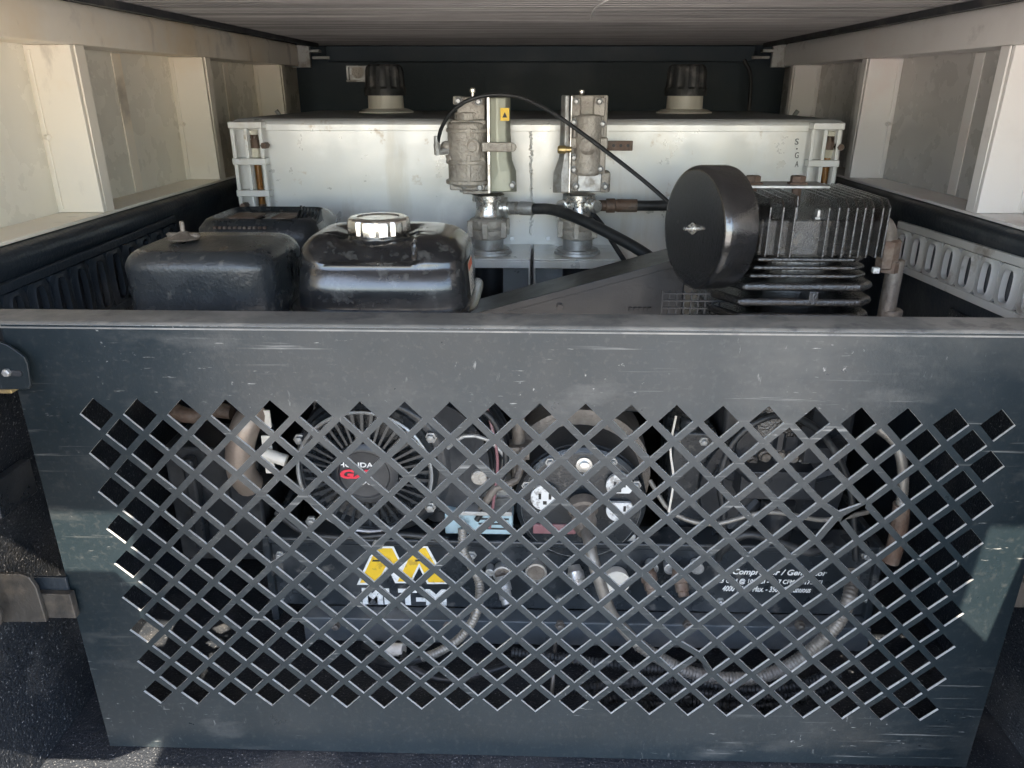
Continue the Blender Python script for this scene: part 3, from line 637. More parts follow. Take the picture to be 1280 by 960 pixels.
obj('label_lines', m, mt['print_black'], l_)
# air cleaner
YA = .90
xa, xb = at(151, 388, YA).x, at(341, 388, YA).x; ax_ = (xa+xb)/2; ah = (xb-xa)/2
za, zt3 = at(240, 392, YA).z-.10, at(240, 309, YA).z; H = zt3-za; ad = .085; ay = YA+ad
secs = [(za, ax_, ay, ah*1.01, ad), (zt3-.05, ax_, ay, ah, ad)]
for i in range(0, 13): a_ = i/12*PI/2; secs.append((zt3-.032+.024*math.sin(a_), ax_+.0, ay, ah*.985-.022*(1-math.cos(a_)), ad-.022*(1-math.cos(a_)), 6))
for k in (.75, .5, .25, .04): secs.append((zt3-.008+.006*(1-k), ax_, ay, (ah*.985-.022)*k, (ad-.022)*k, 6-3*(1-k)))
m = MB(); m.loft(secs, 96); ac = obj('air_cleaner_cover', m, mt['satin'], eng, ang=60)
c = Vector((at(238, 292, ay).x, ay-.02, zt3-.002)); m = MB(); m.lathe(c, (0, 0, 1), [(0, .020), (.002, .021), (.0025, .017), (.006, .012), (.009, .006), (.010, .0032), (.022, .003), (.023, .002)], 24)
for s in (-1, 1): m.loft([(c.z+.001, c.x+s*.010, c.y, .010, .005, 2), (c.z+.006, c.x+s*.013, c.y, .010, .005, 2), (c.z+.008, c.x+s*.014, c.y, .006, .003, 2)], 16)
obj('wing_knob', m, mt['pipe'], ac)
# muffler shroud
YM = 1.16; xa, xb = at(238, 300, YM).x, at(394, 300, YM).x; mx_ = (xa+xb)/2; mh = (xb-xa)/2; zm = at(330, 279, YM).z; md_ = .09
secs = [(zm-.25, mx_, YM+md_, mh, md_), (zm-.03, mx_, YM+md_, mh, md_), (zm-.012, mx_, YM+md_, mh*.98, md_*.97), (zm, mx_, YM+md_, mh*.88, md_*.86), (zm+.003, mx_, YM+md_, mh*.80, md_*.74), (zm-.004, mx_, YM+md_, mh*.74, md_*.66), (zm-.004, mx_, YM+md_, mh*.05, md_*.05)]
m = MB(); m.loft(secs, 72, 6); mf = obj('muffler_shroud', m, mt['satin'], eng, ang=40)
m = MB()
for i in range(11):
    for j in range(2):
        px = 268+i*6.2; p = at(px, 285+j*7, YM-.001); m.box(p.x-.0022, p.x+.0022, YM-.0012, YM+.004, p.z-.0018, p.z+.0018)
obj('vent_holes', m, mt['rust'], mf)
for i in range(7):
    m = MB(); p = at(364+i*4.2, 277+i*1.0, YM+.01); m.box(p.x-.0012, p.x+.0012, YM+.03, YM+.075, p.z-.010, p.z+.007, Matrix.Rotation(.5, 3, 'X')); obj('louvre', m, mt['black'], mf)
m = MB(); m.box(mx_-mh*.55, mx_-mh*.1, YM+.05, YM+.10, zm-.0035, zm+.001); m.box(mx_+mh*.15, mx_+mh*.55, YM+.05, YM+.10, zm-.0035, zm+.001); obj('shroud_pad', m, mt['rust'], mf, .002)
# crankcase, blower housing, recoil starter
YR = .955; rcn = at(457, 590, YR); k = ppm(590, YR)
m = MB(); m.lathe(rcn+Vector((.01, .06, .0)), (0, 1, 0), [(-.045, .105), (-.035, .118), (.03, .122), (.09, .122)], 48); m.box(rcn.x-.10, rcn.x+.13, rcn.y+.10, rcn.y+.22, rcn.z-.11, zb-.03)
obj('blower_housing', m, mt['black'], eng, .003)
m = MB(); R0 = 86/k
m.lathe(rcn+Vector((0, .02, 0)), (0, -1, 0), [(0, R0*1.06), (.012, R0*1.05), (.020, R0*.98), (.020, R0*.93), (.006, R0*.90), (.004, .03)], 56)
rs = obj('recoil_cover', m, mt['satin'], eng)
m = MB(); m.lathe(rcn+Vector((0, -.002, 0)), (0, -1, 0), [(-.02, R0*.50), (.004, R0*.49), (.008, R0*.43), (.0085, R0*.38), (.006, R0*.36), (.006, R0*.02)], 40); hb = obj('starter_hub', m, mt['black'], rs)
src = None
for i in range(40):
    a = 2*PI*i/40
    if src is None:
        m = MB(); m.prism([(rcn.x+R0*.50, rcn.y-.004, rcn.z-.0016), (rcn.x+R0*.94, rcn.y+.003, rcn.z-.0024), (rcn.x+R0*.94, rcn.y+.003, rcn.z+.0024), (rcn.x+R0*.50, rcn.y-.004, rcn.z+.0016)], (0, .014, 0))
        for v in m.v: v -= rcn
        m2 = MB(); m2.add([v+eng.location for v in m.v], m.f); src = obj('vane', m2, mt['satin'], rs); src.location = rcn-eng.location
        src0 = src
    else:
        o = src0.copy(); C.objects.link(o); o.parent = rs; o.rotation_euler = (0, a, 0)
m = MB(); m.lathe(rcn+Vector((0, -.004, 0)), (0, -1, 0), [(0, R0*.995), (.003, R0*1.0), (.0045, R0*.975), (.003, R0*.955), (0, R0*.95)], 64)
obj('bright_rim', m, mt['zinc'], rs)
bc = rcn+Vector((-.003, -.0085, .004))
text('lettering', 'HONDA', bc+Vector((-.008, 0, .012)), .050, .0080, mt['print_white'], rs, bold=.02)
text('lettering', 'GX', bc+Vector((-.010, 0, -.003)), .044, .015, mt['print_red'], rs, bold=.05, shear=.15)
text('lettering', '390', bc+Vector((.002, 0, -.016)), .026, .0085, mt['print_grey'], rs, shear=.3)
# finned cylinder and heat shield beside the starter
fin_o = None
for i in range(8):
    m = MB(); p = at(385+i*5, 512, YR+.06); m.box(p.x-.0010, p.x+.0010, YR+.05, YR+.17, p.z-.07, p.z+.012+.002*i, Matrix.Rotation(.35, 3, 'Y')); obj('cooling_fin', m, mt['black'], eng)
for i in range(9):
    m = MB(); c = rcn+Vector((R0*.95+.004*i, .03+.008*i, .01)); m.lathe(c, (.35, 1, 0), [(0, R0*.92), (.0022, R0*.92), (.0025, R0*.84)], 40); obj('housing_rib', m, mt['black'], eng)
m = MB(); P = [at(322, 512, YR+.05), at(308, 530, YR+.03), at(300, 560, YR+.025), at(302, 590, YR+.03), at(312, 605, YR+.05)]; m.tube(P, .021, 16, .006)
obj('exhaust_elbow', m, mt['warm_metal'], eng)
m = MB(); m.cyl(at(328, 566, YR+.02), at(358, 576, YR+.02), .009, n=14); m.pbox(329, 545, 341, 592, YR+.03, .004); m.pbox(322, 513, 338, 535, YR+.035, .004); obj('heat_shield', m, mt['neck'], eng, .001)
m = MB(); m.tube([at(205, 505, YR+.1), at(222, 515, YR+.08), at(240, 520, YR+.08), at(262, 512, YR+.1), at(290, 515, YR+.1)], .012, 12); obj('exhaust_outlet', m, mt['rust'], eng)
# carburettor side
m = MB(); c = at(600, 590, YR+.02); m.lathe(c+Vector((0, .05, 0)), (0, -1, 0), [(0, .035), (.03, .035), (.032, .022), (.055, .022), (.057, .012), (.07, .012)], 24); m.pbox(585, 600, 640, 632, YR+.04, .08); m.pcyl(612, 555, 600, 22, YR+.06)
obj('carburettor', m, mt['cast'], eng, .003, label='dusty grey carburettor')
m = MB(); m.pbox(556, 643, 641, 668, YR+.0, .06); pb = obj('mounting_block', m, mt['plate'], eng, .002)
m = MB()
for r_ in range(3): m.pbox(598, 648+r_*6, 636, 650+r_*6, YR-.0008, .0012)
obj('plate_print', m, mt['print_black'], pb)

# ------------------------------------------------------------------ belt guard
YB = 1.11
bgd = thing('belt_guard', 'long black sheet metal belt guard sloping up to the compressor', 'belt guard', at(720, 400, YB))
A = at(585, 392, YB); B_ = at(850, 328, YB)
m = MB(); m.prism([(A.x-.03, YB, A.z-.012), (B_.x+.01, YB, B_.z+.008), (B_.x+.01, YB, .36), (A.x-.03, YB, .36)], (0, .09, 0)); obj('guard_box', m, mt['guard_black'], bgd, .003)
m = MB(); m.prism([(A.x-.03, YB-.0025, A.z-.0105), (B_.x+.01, YB-.0025, B_.z+.0095), (B_.x+.01, YB-.0025, B_.z-.002), (A.x-.03, YB-.0025, A.z-.022)], (0, .0022, 0)); obj('folded_edge', m, mt['guard_black'], bgd, .0008)
m = MB()
YW = 1.06
for i in range(9):
    p = at(828+i*9, 375, YW-.02); m.box(p.x-.0011, p.x+.0011, YW-.02, YW-.018, .40, at(640, 362, YW-.02).z)
for j in range(7):
    z_ = at(640, 365+j*9, YW-.02).z; m.box(at(826, 380, YW).x, at(912, 380, YW).x, YW-.0225, YW-.0205, z_-.0011, z_+.0011)
stuff(obj('wire_mesh', m, mt['guard_black'], bgd))

for k_ in range(5):
    m = MB(); m.pbox(786+k_*6, 384.5, 790+k_*6, 389, YB-.0030, .0025); obj('print_mark', m, mt['print_black'], bgd)
m = MB(); p = at(700, 378, YB); m.lathe((p.x, YB-.002, at(700, 383, YB).z), (0, -1, 0), [(-.002, .006), (.001, .006), (.0012, .0045), (.004, .0045)], 6); obj('bolt', m, mt['latch'], bgd)
# ------------------------------------------------------------------ compressor pump
YC = 1.00
cmp_ = thing('compressor_pump', 'oily black finned compressor pump with round intake canister', 'compressor', at(1020, 420, YC+.07))
# head
hxa, hxb = at(952, 290, YC).x, at(1098, 290, YC).x; hz0 = at(640, 319, YC).z; hz1 = at(640, 266, YC).z; hdep = .17
hcx = (hxa+hxb)/2
hz1 = at(640, 274, YC).z; m = MB(); m.box(hxa, hxb-.004, YC+.006, YC+hdep, hz0, hz1); hd = obj('cylinder_head', m, mt['oily_face'], cmp_, .003)
fz = at(640, 246, YC).z
for i, px in enumerate((941, 957, 973, 988, 1000, 1029, 1041, 1052, 1063, 1073, 1083, 1095, 1103)):
    x = at(px, 285, YC).x
    y0 = YC-.013; y1 = YC+hdep+.008
    m = MB()
    if px in (1000,): m.prism([(x-.0012, y0+.03, hz1-.001), (x-.0012, y1, hz1-.001), (x-.0012, y1-.006, fz), (x-.0012, y0+.036, fz)], (.0024, 0, 0))
    else: m.prism([(x-.0012, y0, hz0+.002), (x-.0012, y1, hz0+.002), (x-.0012, y1, fz-.004), (x-.0012, y1-.006, fz), (x-.0012, y0+.014, fz), (x-.0012, y0, fz-.010)], (.0024, 0, 0))
    obj('cooling_fin', m, mt['oily'], hd, .0006, 1)
# cylinder barrel with ring fins
bz = at(640, 320, YC).z; bot = .36
m = MB(); m.loft([(bot, hcx-.004, YC+hdep/2, .062, .060, 2.5), (bz, hcx-.004, YC+hdep/2, .066, .064, 2.5)], 48); barrel = obj('cylinder_barrel', m, mt['oily'], cmp_)
zf = bz-.001
ra = .090
for i in range(10):
    hw_ = [.082, .086, .090, .100, .103, .104, .104, .102, .102, .102][i]; hd2 = hw_*.96
    zc = bz-.005-(i*.0105 if i < 3 else .0340+(i-3)*.0205)
    th = .0062 if i < 3 else .0120
    cyy = YC+hdep/2+.004; cxx = at(1003, 350, YC).x-.0022*min(i, 5)
    poly = [(-1, -.55), (-.72, -1), (.86, -1), (1.06, -.82), (1.06, .6), (.72, 1), (-.72, 1), (-1, .55)]
    m = MB(); P = [(cxx+a*hw_, cyy+b*hd2, zc-th/2) for a, b in poly]; m.prism(P, (0, 0, th)); obj('ring_fin', m, mt['oily'], barrel, .0028 if i < 3 else .0055, 3)
    if i in (3, 5):
        m = MB(); p = at(1016, 350+22*(i-3), YC-.012); m.box(p.x-.001, p.x+.012, YC-.010, YC+.02, zc-.022, zc-.004); obj('fin_web', m, mt['oily'], barrel, .002)
# manifold plate and bolts
zp = at(985, 216, YC+.10).z
m = MB(); xa = at(925, 218, YC+.10).x; xb = at(1032, 218, YC+.10).x
m.box(xa, xb, YC+.075, YC+.13, fz+.003, fz+.007); mp_ = obj('manifold_plate', m, mt['zinc'], cmp_, .001)
for px in (942, 998):
    x = at(px, 220, YC+.09).x
    m = MB(); m.lathe((x, YC+.09, fz+.007), (0, 0, 1), [(-.028, .0065), (0, .0065), (.0002, .014), (.003, .014), (.0035, .0105), (.011, .0105), (.012, .009)], 6); obj('hex_bolt', m, mt['rust'], mp_)
m = MB(); p = at(1030, 270, YC+.02); m.lathe((p.x-.001, YC+.022, hz1), (0, 0, 1), [(0, .0135), (.002, .0135), (.0022, .0105), (.011, .0105), (.012, .008)], 6); obj('hex_bolt', m, mt['zinc'], hd)
for px, py in ((1060, 262), (968, 262)):
    m = MB(); p = at(px, py, YC+.09); m.lathe((p.x, YC+.10, hz1), (0, 0, 1), [(0, .012), (.010, .012), (.011, .008)], 6); obj('hex_bolt', m, mt['rust'], hd)
# intake canister
c = at(881, 285, YC+.015); axd = Vector((-1, -.34, .015)).normalized(); rr = 75/ppm(285, YC+.02)
m = MB(); m.lathe(c, axd, [(-.030, rr*.90), (-.028, rr*.985), (-.023, rr), (.010, rr), (.014, rr*.992), (.017, rr*.97), (.0185, rr*.94), (.0185, rr*.90), (.0175, rr*.5), (.0175, .001)], 64); cn = obj('intake_canister', m, mt['canister'], cmp_, ang=40)
cf = c+axd*.0175; m = MB(); m.lathe(cf, axd, [(0, .008), (.0015, .008), (.0017, .005), (.006, .005), (.0065, .0028), (.013, .0028)], 12); obj('wing_stud', m, mt['steel'], cn)
m = MB(); m.cyl(c-axd*.030, c-axd*.085, .03); obj('intake_neck', m, mt['oily'], cn)
# crankcase and flywheel behind the guard
fc = at(965, 610, YC+.03); kk = ppm(610, YC+.03)
m = MB(); m.box(fc.x-.08, fc.x+.12, YC+.05, YC+.22, .16, .40); obj('crankcase', m, mt['black'], cmp_, .01)
m = MB(); R1 = 88/kk; m.lathe(fc, (0, 1, 0), [(0, R1*.86), (0, R1), (.004, R1*1.02), (.024, R1*1.02), (.028, R1), (.028, R1*.86)], 64)
m.lathe(fc+Vector((0, .004, 0)), (0, 1, 0), [(0, R1*.28), (.024, R1*.28)], 32)
fw = obj('flywheel_rim', m, mt['black'], cmp_)
m = MB(); m.lathe(fc+Vector((0, .006, 0)), (0, 1, 0), [(0, R1*.9), (.012, R1*.9)], 48); obj('flywheel_web', m, mt['satin'], fw)
for i in range(5):
    a = i*2*PI/5+.3; p0 = fc+Vector((math.cos(a)*R1*.25, .002, math.sin(a)*R1*.25)); p1_ = fc+Vector((math.cos(a)*R1*.88, .002, math.sin(a)*R1*.88)); m = MB(); m.tube([p0, p1_], .010, 8); obj('spoke', m, mt['black'], fw)

# discharge pipe
t = thing('discharge_pipe', 'worn upright discharge pipe with cast elbow right of the compressor', 'pipe', at(1113, 395, YC+.06))
YD = YC+.07
m = MB(); m.pcyl(1113, 325, 402, 20, YD, 20); m.pcyl(1113, 386, 398, 27, YD, 20, .002); obj('riser', m, mt['pipe'], t)
m = MB(); z_ = at(1112, 340, YD).z; m.lathe((at(1112, 330, YD).x, YD, z_), (0, 0, 1), [(0, .012), (.001, .0165), (.016, .0165), (.018, .014)], 6); m.pcyl(1110, 298, 336, 27, YD, 8, .003); obj('union_nut', m, mt['rust'], t)
m = MB(); m.tube([at(1110, 305, YD), at(1109, 290, YD), at(1102, 279, YD), at(1085, 277, YD+.01)], .0125, 14, .004); obj('elbow', m, mt['pipe'], t)
m = MB(); m.pbox(1092, 335, 1100, 342, YC+.03, .008); obj('cable_tie', m, mt['socket'], t, .001)

# ------------------------------------------------------------------ lower frame with control panel
YF = .98
frm = thing('control_frame', 'black lower frame carrying control panel with yellow logo', 'frame', at(715, 803, YF))
zr1 = at(640, 676, YF).z; zr0 = at(640, 685, YF).z; zq = at(640, 762, YF).z; zl = at(640, 803, YF-.02).z
xa, xb = at(337, 700, YF).x, at(1097, 700, YF).x
m = MB(); m.box(xa, xb, YF-.002, YF+.05, zr0, zr1); obj('top_rail', m, mt['frame'], frm, .004, 3)
m = MB(); m.box(xa+.001, xb-.001, YF+.006, YF+.010, zq-.002, zr0-.0003); cp = obj('control_plate', m, mt['frame'], frm, .001)
m = MB(); m.prism([(xa+.05, YF-.025, zl), (xa+.05, YF-.025, zq-.004), (xa+.05, YF-.021, zq-.0025), (xa+.05, YF+.006, zq-.0025), (xa+.05, YF+.006, zl)], (xb-xa-.05, 0, 0)); obj('lower_channel', m, mt['ledge'], frm, .002)
m = MB()
for x in (xa+.07, xb-.10): m.cyl((x, YF+.02, zl), (x, YF+.02, .001), .018, n=16)
m.box(xa+.03, xb-.02, YF+.05, YF+.38, .06, .075); obj('base_tray', m, mt['frame'], frm, .002)
for x in (xa-.002, xb+.002):
    m = MB(); m.box(x-.006, x+.006, YF-.004, YF+.38, zl+.02, zr1+.002); obj('end_post', m, mt['frame'], frm, .003)
# logo: two folded yellow strokes outlined in white
def pp(pts, y, ex, name, mat, par):
    m = MB(); m.prism([at(x, yy, y) for x, yy in pts], (0, ex, 0)); return obj(name, m, mat, par)
g = YF+.0054
sA = [(446, 730), (468, 686), (493, 684), (511, 729), (497, 729), (486, 702), (474, 729)]
sA = [(447, 729), (470, 685), (494, 684), (504, 706), (494, 729), (484, 706), (474, 729)]
L1 = [(446, 731), (466, 687), (474, 683), (492, 683), (502, 704), (512, 683), (534, 682), (561, 730), (534, 730), (524, 709), (514, 729), (494, 729), (485, 711), (473, 731)]
pp(L1, g, .0004, 'logo_outline', mt['print_white'], cp)
pp([(450, 728.5), (469, 688), (475, 685.5), (490, 685.5), (500, 705), (491, 714), (484, 705), (471, 728.5)], g-.0005, .0004, 'logo_stroke', mt['yellow'], cp)
pp([(497, 727), (515, 690), (519, 685.5), (532, 685), (556, 728), (536, 728), (524, 704), (512, 727)], g-.0005, .0004, 'logo_stroke', mt['yellow'], cp)
pp([(466, 700), (476, 700), (477, 702), (465, 702)], g-.0009, .0003, 'logo_line', mt['print_black'], cp)
pp([(519, 700), (536, 699), (537, 701), (519, 702)], g-.0009, .0003, 'logo_line', mt['print_black'], cp)
wm = lambda a, b, py: at(b, py, g).x-at(a, py, g).x
def ctext(s, xa_, xb_, ya_, yb_, **k):
    a = at(xa_, (ya_+yb_)/2, g); b = at(xb_, (ya_+yb_)/2, g); u = at((xa_+xb_)/2, ya_, g); d = at((xa_+xb_)/2, yb_, g)
    text('lettering', s, ((a.x+b.x)/2, g+.0004, (u.z+d.z)/2), b.x-a.x, u.z-d.z, mt['print_white'], cp, **k)
ctext('MI-T-M', 453, 558, 736, 756, bold=.05)
ctext('Compressor / Generator', 916, 1034, 712, 721, bold=.02, shear=.25)
ctext('14.3 CFM @ 100 PSI - 13.7 CFM @ 175 PSI', 893, 1028, 724, 731, bold=.02, shear=.1)
ctext('4000 Watts Max. - 3500 Continuous', 903, 1014, 733, 740, bold=.02, shear=.25)
# gauges and couplers along the plate
def gauge_dial(px, py, wpx, mat_, name, face=None, label=None):
    p = at(px, py, YF-.012); r = wpx/2/ppm(py, YF-.012)
    m = MB(); m.lathe(p+Vector((0, .016, 0)), (0, -1, 0), [(0, r*.9), (.012, r), (.017, r), (.0175, r*.82), (.015, r*.80), (.015, r*.02)], 28); o = obj(name, m, mat_, cp, label=label)
    if face:
        m = MB(); m.lathe(p+Vector((0, .0005, 0)), (0, -1, 0), [(0, r*.79), (.0006, r*.79)], 24); f_ = obj('dial_face', m, face, cp)
    return o
gauge_dial(612, 716, 11, mt['zinc'], 'drain_plug')
gauge_dial(628, 718, 24, mt['zinc'], 'pressure_gauge', mt['pipe'])
gauge_dial(670, 716, 27, mt['steel'], 'pressure_gauge', mt['pipe'])
gauge_dial(771, 728, 33, mt['neck'], 'regulator_knob', None, 'cream coloured regulator knob')
for px, py in ((630, 742), (721, 728), (812, 730), (851, 732)):
    a = at(px-3, py-18, YF-.02); b_ = at(px+4, py+14, YF-.045)
    m = MB(); m.lathe(a, b_-a, [(-.004, .009), (.004, .011), (.006, .0125), (.018, .0125), (.019, .010), (.03, .010), (.031, .008), ((b_-a).length, .008)], 14); obj('quick_coupler', m, mt['steel'] if px == 721 else mt['rust'] if px > 760 else mt['zinc'], cp)
for px in (815, 838, 872):
    gauge_dial(px, 711, 16, mt['zinc'], 'threaded_port')

# ------------------------------------------------------------------ generator end with sockets
YG = .965
gen = thing('generator_head', 'black generator end cover with three white sockets', 'generator', at(727, 700, YG+.1))
gc = at(727, 640, YG)
k = ppm(630, YG)
m = MB(); R2 = 84/k; m.lathe(gc+Vector((0, .03, 0)), (0, 1, 0), [(-.012, R2*.90), (-.002, R2), (.12, R2*1.04), (.22, R2*1.04)], 56); obj('stator_housing', m, mt['cast'] if False else mt['black'], gen)
m = MB(); m.lathe(gc+Vector((0, .02, 0)), (0, -1, 0), [(-.012, R2*.99), (.0, R2*.97), (.004, R2*.90), (.0045, R2*.88)], 56); ec = obj('end_cover', m, mt['satin'], gen)
m = MB(); m.lathe(gc+Vector((0, .022, .0)), (0, -1, 0), [(.0035, R2*.915), (.0065, R2*.905), (.0035, R2*.885)], 64); obj('cover_rim', m, mt['zinc'], gen)
m = MB(); zz = gc.z+R2*.6; m.lathe(gc+Vector((0, .09, .012)), (0, 1, 0), [(0, R2*1.06), (.002, R2*1.14), (.1, R2*1.16)], 56); obj('fan_cowl', m, mt['pipe'], gen, label='dusty brown cowl behind the cover')
m = MB(); m.lathe(at(730, 580, YG+.014), (0, -1, 0), [(-.004, .012), (.004, .012), (.0045, .008), (.012, .008), (.013, .005)], 12); obj('centre_bolt', m, mt['steel'], gen)
def socket(px, py, wpx, flat):
    p = at(px, py, YG+.012); r = wpx/2/ppm(py, YG); n = 36; vs = []
    for i in range(n):
        a = 2*PI*i/n; x, z = r*math.cos(a), r*math.sin(a)
        if flat > 0: z = max(z, -r*.62)
        if flat < 0: z = min(z, r*.62)
        vs.append(p+Vector((x, 0, z)))
    m = MB(); m.prism(vs, (0, -.007, 0)); s_ = obj('socket', m, mt['socket'], ec, .001)
    q = MB()
    for dx, dz, wx, wz in ((-.35, .15, .09, .22), (.35, .15, .09, .22), (0, -.35, .13, .13)): q.box(p.x+r*(dx-wx), p.x+r*(dx+wx), p.y-.0078, p.y-.0065, p.z+r*(dz-wz), p.z+r*(dz+wz))
    obj('socket_slots', q, mt['print_black'], ec)
socket(681, 620, 36, 0); socket(774, 605, 34, 1); socket(774, 635, 34, -1)
m = MB(); m.pbox(666, 656, 720, 668, YG+.012, .02); obj('red_strip', m, mt['maroon'], gen, .002, label='faded red strip under the sockets')
m = MB(); m.pbox(672, 668, 795, 676, YG+.02, .03); m.pbox(690, 676, 780, 683, YG+.02, .03); obj('cover_foot', m, mt['zinc'], gen, .002)

# ------------------------------------------------------------------ cables and conduits
cor = lambda pitch, amt: (lambda L, r: r*(1+amt*math.sin(2*PI*L/pitch)))
def conduit(label, pts, r, mat, pitch=.006, amt=.10, name='flexible_conduit'):
    return hose(name, label, pts, r, mat, 'conduit', cor(pitch, amt), pitch/5)
t = hose('power_cable', 'beige power cable plugged into the middle of the generator', [at(730, 655, YG-.03), at(736, 675, YG-.06), at(741, 700, YG-.08), at(752, 735, YG-.09), at(765, 768, YG-.09), at(785, 792, YG-.09), at(797, 805, YG-.095)], .0085, mt['conduit'])
m = MB(); a = at(728, 628, YG+.008); b_ = at(731, 660, YG-.035); m.lathe(a, b_-a, [(0, .021), (.016, .022), (.018, .017), (.03, .016), (.032, .0185), (.043, .017), ((b_-a).length+.01, .011)], 24); obj('plug', m, mt['pipe'], t)
conduit('dirty ribbed conduit sweeping right along the bed floor', [at(797, 805, YG-.095), at(825, 823, .862), at(860, 840, .858), at(905, 848, .858), at(950, 846, .860), at(990, 830, .865), at(1025, 803, .875), at(1050, 775, .88), at(1062, 745, .89), at(1066, 715, .93)], .0095, mt['conduit'], .005, .05)
conduit('short ribbed conduit bending below the control plate', [at(528, 822, .87), at(548, 815, .87), at(572, 800, .875), at(590, 778, .88), at(598, 755, .89), at(598, 725, .92), at(580, 690, .93), at(578, 660, .94)], .0066, mt['conduit'], .0045, .06)
hose('grey_cable', 'grey cable end running left from short conduit', [at(528, 822, .87), at(505, 828, .872), at(485, 830, .875), at(460, 822, .90)], .0062, mt['rubber'], 'cable')
h = hose('grey_cable', 'loose cable drooping across floor under the logo', [at(455, 806, .945), at(485, 815, .91), at(500, 815, .90), at(520, 838, .87), at(560, 850, .865), at(600, 842, .87), at(640, 830, .89)], .006, mt['rubber'], 'cable')
m = MB(); m.cyl(at(482, 812, .905), at(505, 812, .90), .010, n=14); obj('connector', m, mt['neck'], h)
for i, (dy, lab, x0_) in enumerate(((0, 'upper black corrugated tube coiled on the floor', 690), (12, 'middle black corrugated tube coiled on the floor', 750), (25, 'lowest black corrugated tube coiled on the floor', 800))):
    conduit(lab, [at(x0_+5, 868+dy*.6, .845), at(x0_+55, 858+dy*.6, .85), at(850, 850+dy, .852), at(900, 858+dy*.9, .852), at(950, 862+dy*.8, .852), at(1000, 856+dy*.7, .86), at(1050, 836+dy*.7, .87)], .0068, mt['rubber'], .0055, .14, 'corrugated_tube')
hose('grey_cable', 'thin upright cable between frame and floor below gauges', [at(694, 805, .93), at(692, 835, .88), at(690, 868, .86)], .003, mt['conduit'], 'cable')
t = thing('braided_hose', 'braided hose with rusty brown sleeve at the right of the frame', 'hose', at(1122, 700, .92))
m = MB(); m.tube([at(1098, 535, .95), at(1118, 552, .94), at(1127, 575, .93), at(1129, 605, .925), at(1126, 635, .92)], .0072, 12, .002, cor(.004, .05)); obj('braid', m, mt['conduit'], t)
m = MB(); m.tube([at(1127, 630, .92), at(1124, 660, .92), at(1117, 690, .92), at(1113, 702, .92)], .0115, 14); obj('sleeve', m, mt['warm_metal'] if False else mt['rust'], t)
hose('black_cable', 'black cable looping in front of the flywheel', [at(898, 700, .95), at(905, 650, .94), at(900, 600, .94), at(915, 555, .94), at(950, 525, .94), at(990, 520, .95), at(1030, 545, .96), at(1060, 600, .96), at(1068, 660, .955), at(1070, 700, .95)], .005, mt['rubber'], 'cable')
hose('black_cable', 'twisted cable hanging between starter and generator', [at(590, 505, .96), at(612, 520, .95), at(628, 550, .95), at(632, 585, .95), at(615, 620, .95), at(596, 650, .95)], .0045, mt['rubber'], 'cable')
hose('black_cable', 'cable lying low behind the lower right holes', [at(900, 690, .95), at(930, 668, .94), at(970, 676, .94), at(1010, 690, .94), at(1040, 680, .95)], .0065, mt['rubber'], 'cable')

# dense small machinery seen through the lattice
def boltrow(par, pts, Y, r, mat):
    c0 = None
    for px, py in pts:
        c = at(px, py, Y)
        if c0 is None:
            m = MB(); m.lathe(c, (0, -1, 0), [(-.004, r*1.5), (.0008, r*1.5), (.001, r), (.006, r), (.007, r*.7)], 6); src = obj('bolt', m, mat, par); c0 = c
        else: inst(src, par, c-c0)
boltrow(rs, [(457+92*math.cos(a), 590+92*math.sin(a)) for a in (.5, 1.4, 2.4, 3.6, 4.7, 5.8)], YR+.008, .006, mt['zinc'])
boltrow(gen, [(727+78*math.cos(a), 642+74*math.sin(a)) for a in (-.5, -1.05, -2.1, -2.65)], YG+.014, .005, mt['zinc'])
boltrow(frm, [(350, 694), (350, 748), (1082, 694), (1082, 748), (590, 694), (900, 752), (700, 752)], YF+.005, .005, mt['zinc'])
boltrow(frm, [(420, 782), (560, 782), (700, 782), (860, 782), (1000, 782)], YF-.0255, .0055, mt['pipe'])
m = MB(); m.pbox(520, 520, 585, 640, YR+.05, .12); m.pcyl(550, 500, 645, 40, YR+.06); cb = obj('crankcase', m, mt['black'], eng, .006, 2)
for i in range(9):
    m = MB(); m.pbox(516, 508+i*13, 590, 511+i*13, YR+.035, .11); obj('cooling_fin', m, mt['pipe'] if i % 3 == 0 else mt['black'], cb, .001)
m = MB(); m.pcyl(648, 515, 600, 16, YR+.05); m.pbox(636, 560, 662, 575, YR+.03, .03); m.tube([at(600, 640, YR), at(620, 610, YR-.01), at(645, 600, YR+.0), at(655, 560, YR+.03)], .006, 10); obj('fuel_tap', m, mt['pipe'], eng, .001)
m = MB(); m.pbox(575, 575, 600, 650, YR+.02, .004); m.pbox(575, 640, 640, 645, YR-.01, .04); obj('linkage_plate', m, mt['zinc'], eng, .001)
m = MB(); m.tube([at(560, 560, YR), at(580, 545, YR-.01), at(610, 550, YR-.01), at(640, 580, YR)], .003, 8); obj('throttle_rod', m, mt['zinc'], eng)
m = MB(); m.pbox(215, 560, 330, 700, YR+.12, .10); m.pbox(235, 575, 250, 690, YR+.10, .02); m.pbox(290, 600, 330, 690, YR+.09, .03); obj('exhaust_bracket', m, mt['black'], eng, .006)
m = MB(); m.pbox(835, 540, 890, 690, YC+.04, .10); m.pcyl(862, 520, 560, 26, YC+.06); bx = obj('pressure_switch', m, mt['satin'], cmp_, .006)
boltrow(bx, [(845, 552), (880, 552), (845, 676), (880, 676)], YC+.038, .005, mt['zinc'])
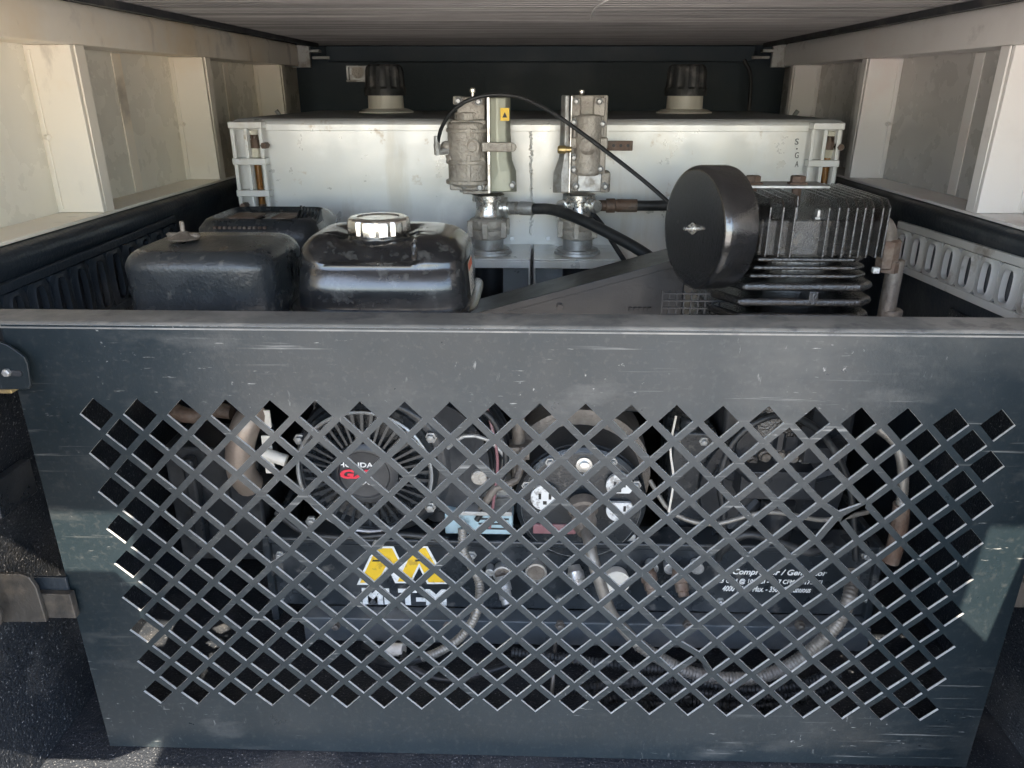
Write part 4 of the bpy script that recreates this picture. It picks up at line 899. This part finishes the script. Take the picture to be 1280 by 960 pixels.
for i in range(7):
    m = MB(); a = -2.6+i*.35; c = fc+Vector((R1*.55*math.cos(a), -.004, -R1*.55*math.sin(a))); m.lathe(c, (0, -1, 0), [(-.01, .010), (.002, .010), (.004, .007), (.008, .007)], 8); obj('web_boss', m, mt['pipe'], fw)
m = MB(); m.pbox(925, 590, 1020, 625, YC-.01, .04); m.pcyl(970, 625, 672, 40, YC+.0); m.pbox(1005, 560, 1060, 580, YC+.0, .03); m.tube([at(940, 600, YC-.01), at(915, 570, YC-.01), at(925, 535, YC), at(960, 520, YC+.01)], .007, 10); obj('unloader_valve', m, mt['black'], cmp_, .004)
hose('red_lead', 'thin dull red lead rising between starter and generator', [at(612, 660, .95), at(618, 620, .945), at(622, 575, .945), at(614, 530, .95), at(605, 500, .96)], .0022, mt['maroon'], 'cable')
hose('grey_cable', 'thin grey cable sagging from generator to right pipe', [at(812, 600, .96), at(840, 640, .94), at(890, 655, .935), at(960, 640, .935), at(1030, 650, .94), at(1085, 640, .95)], .0035, mt['conduit'], 'cable')
hose('black_cable', 'black cable draped over left end of frame rail', [at(345, 640, .955), at(380, 665, .94), at(430, 672, .935), at(500, 668, .935), at(560, 675, .94)], .0045, mt['rubber'], 'cable')
hose('grey_cable', 'pale wire hanging beside the left holes of pressure switch', [at(845, 520, .95), at(838, 560, .94), at(842, 600, .935), at(836, 640, .935)], .0016, mt['neck'], 'cable')
conduit('black corrugated tube crossing under the lower channel', [at(640, 815, .90), at(700, 822, .885), at(760, 830, .88), at(820, 836, .88), at(880, 835, .88)], .0065, mt['rubber'], .0055, .14, 'corrugated_tube')
# ------------------------------------------------------------------ small things
t = thing('small_holder', 'small open metal holder on the dark wall beside left filler cap', 'holder', at(446, 95, 2.1))
m = MB(); YH = 2.1
m.pbox(433, 82, 435.5, 102, YH, .02); m.pbox(433, 100, 460, 102.5, YH, .02); m.pbox(434, 82, 462, 84, YH, .02); m.pbox(436, 84, 458, 100, YH+.015, .003); obj('holder_frame', m, mt['zinc'], t, .001)
m = MB(); m.cyl(at(447, 90, YH+.004), at(447, 90, YH+.014), .016, n=16); obj('roller', m, mt['cast'], t)
m = MB(); m.tube([atz(738, 24, .962), atz(742, 12, .962), atz(752, 4, .960), atz(768, -4, .962), atz(775, -8, .975)], .0012, 6); tag(obj('plastic_strip', m, mt['print_white'], None), 'curled white plastic strip hanging from the ribbed roof', 'strip')
m = MB(); m.tube([at(1150-220, 75, 2.5), at(938, 95, 2.5), at(936, 140, 2.5)], .006, 8); tag(obj('wall_conduit', m, mt['trim'], None), 'dark upright conduit on the back wall right of the caps', 'conduit')
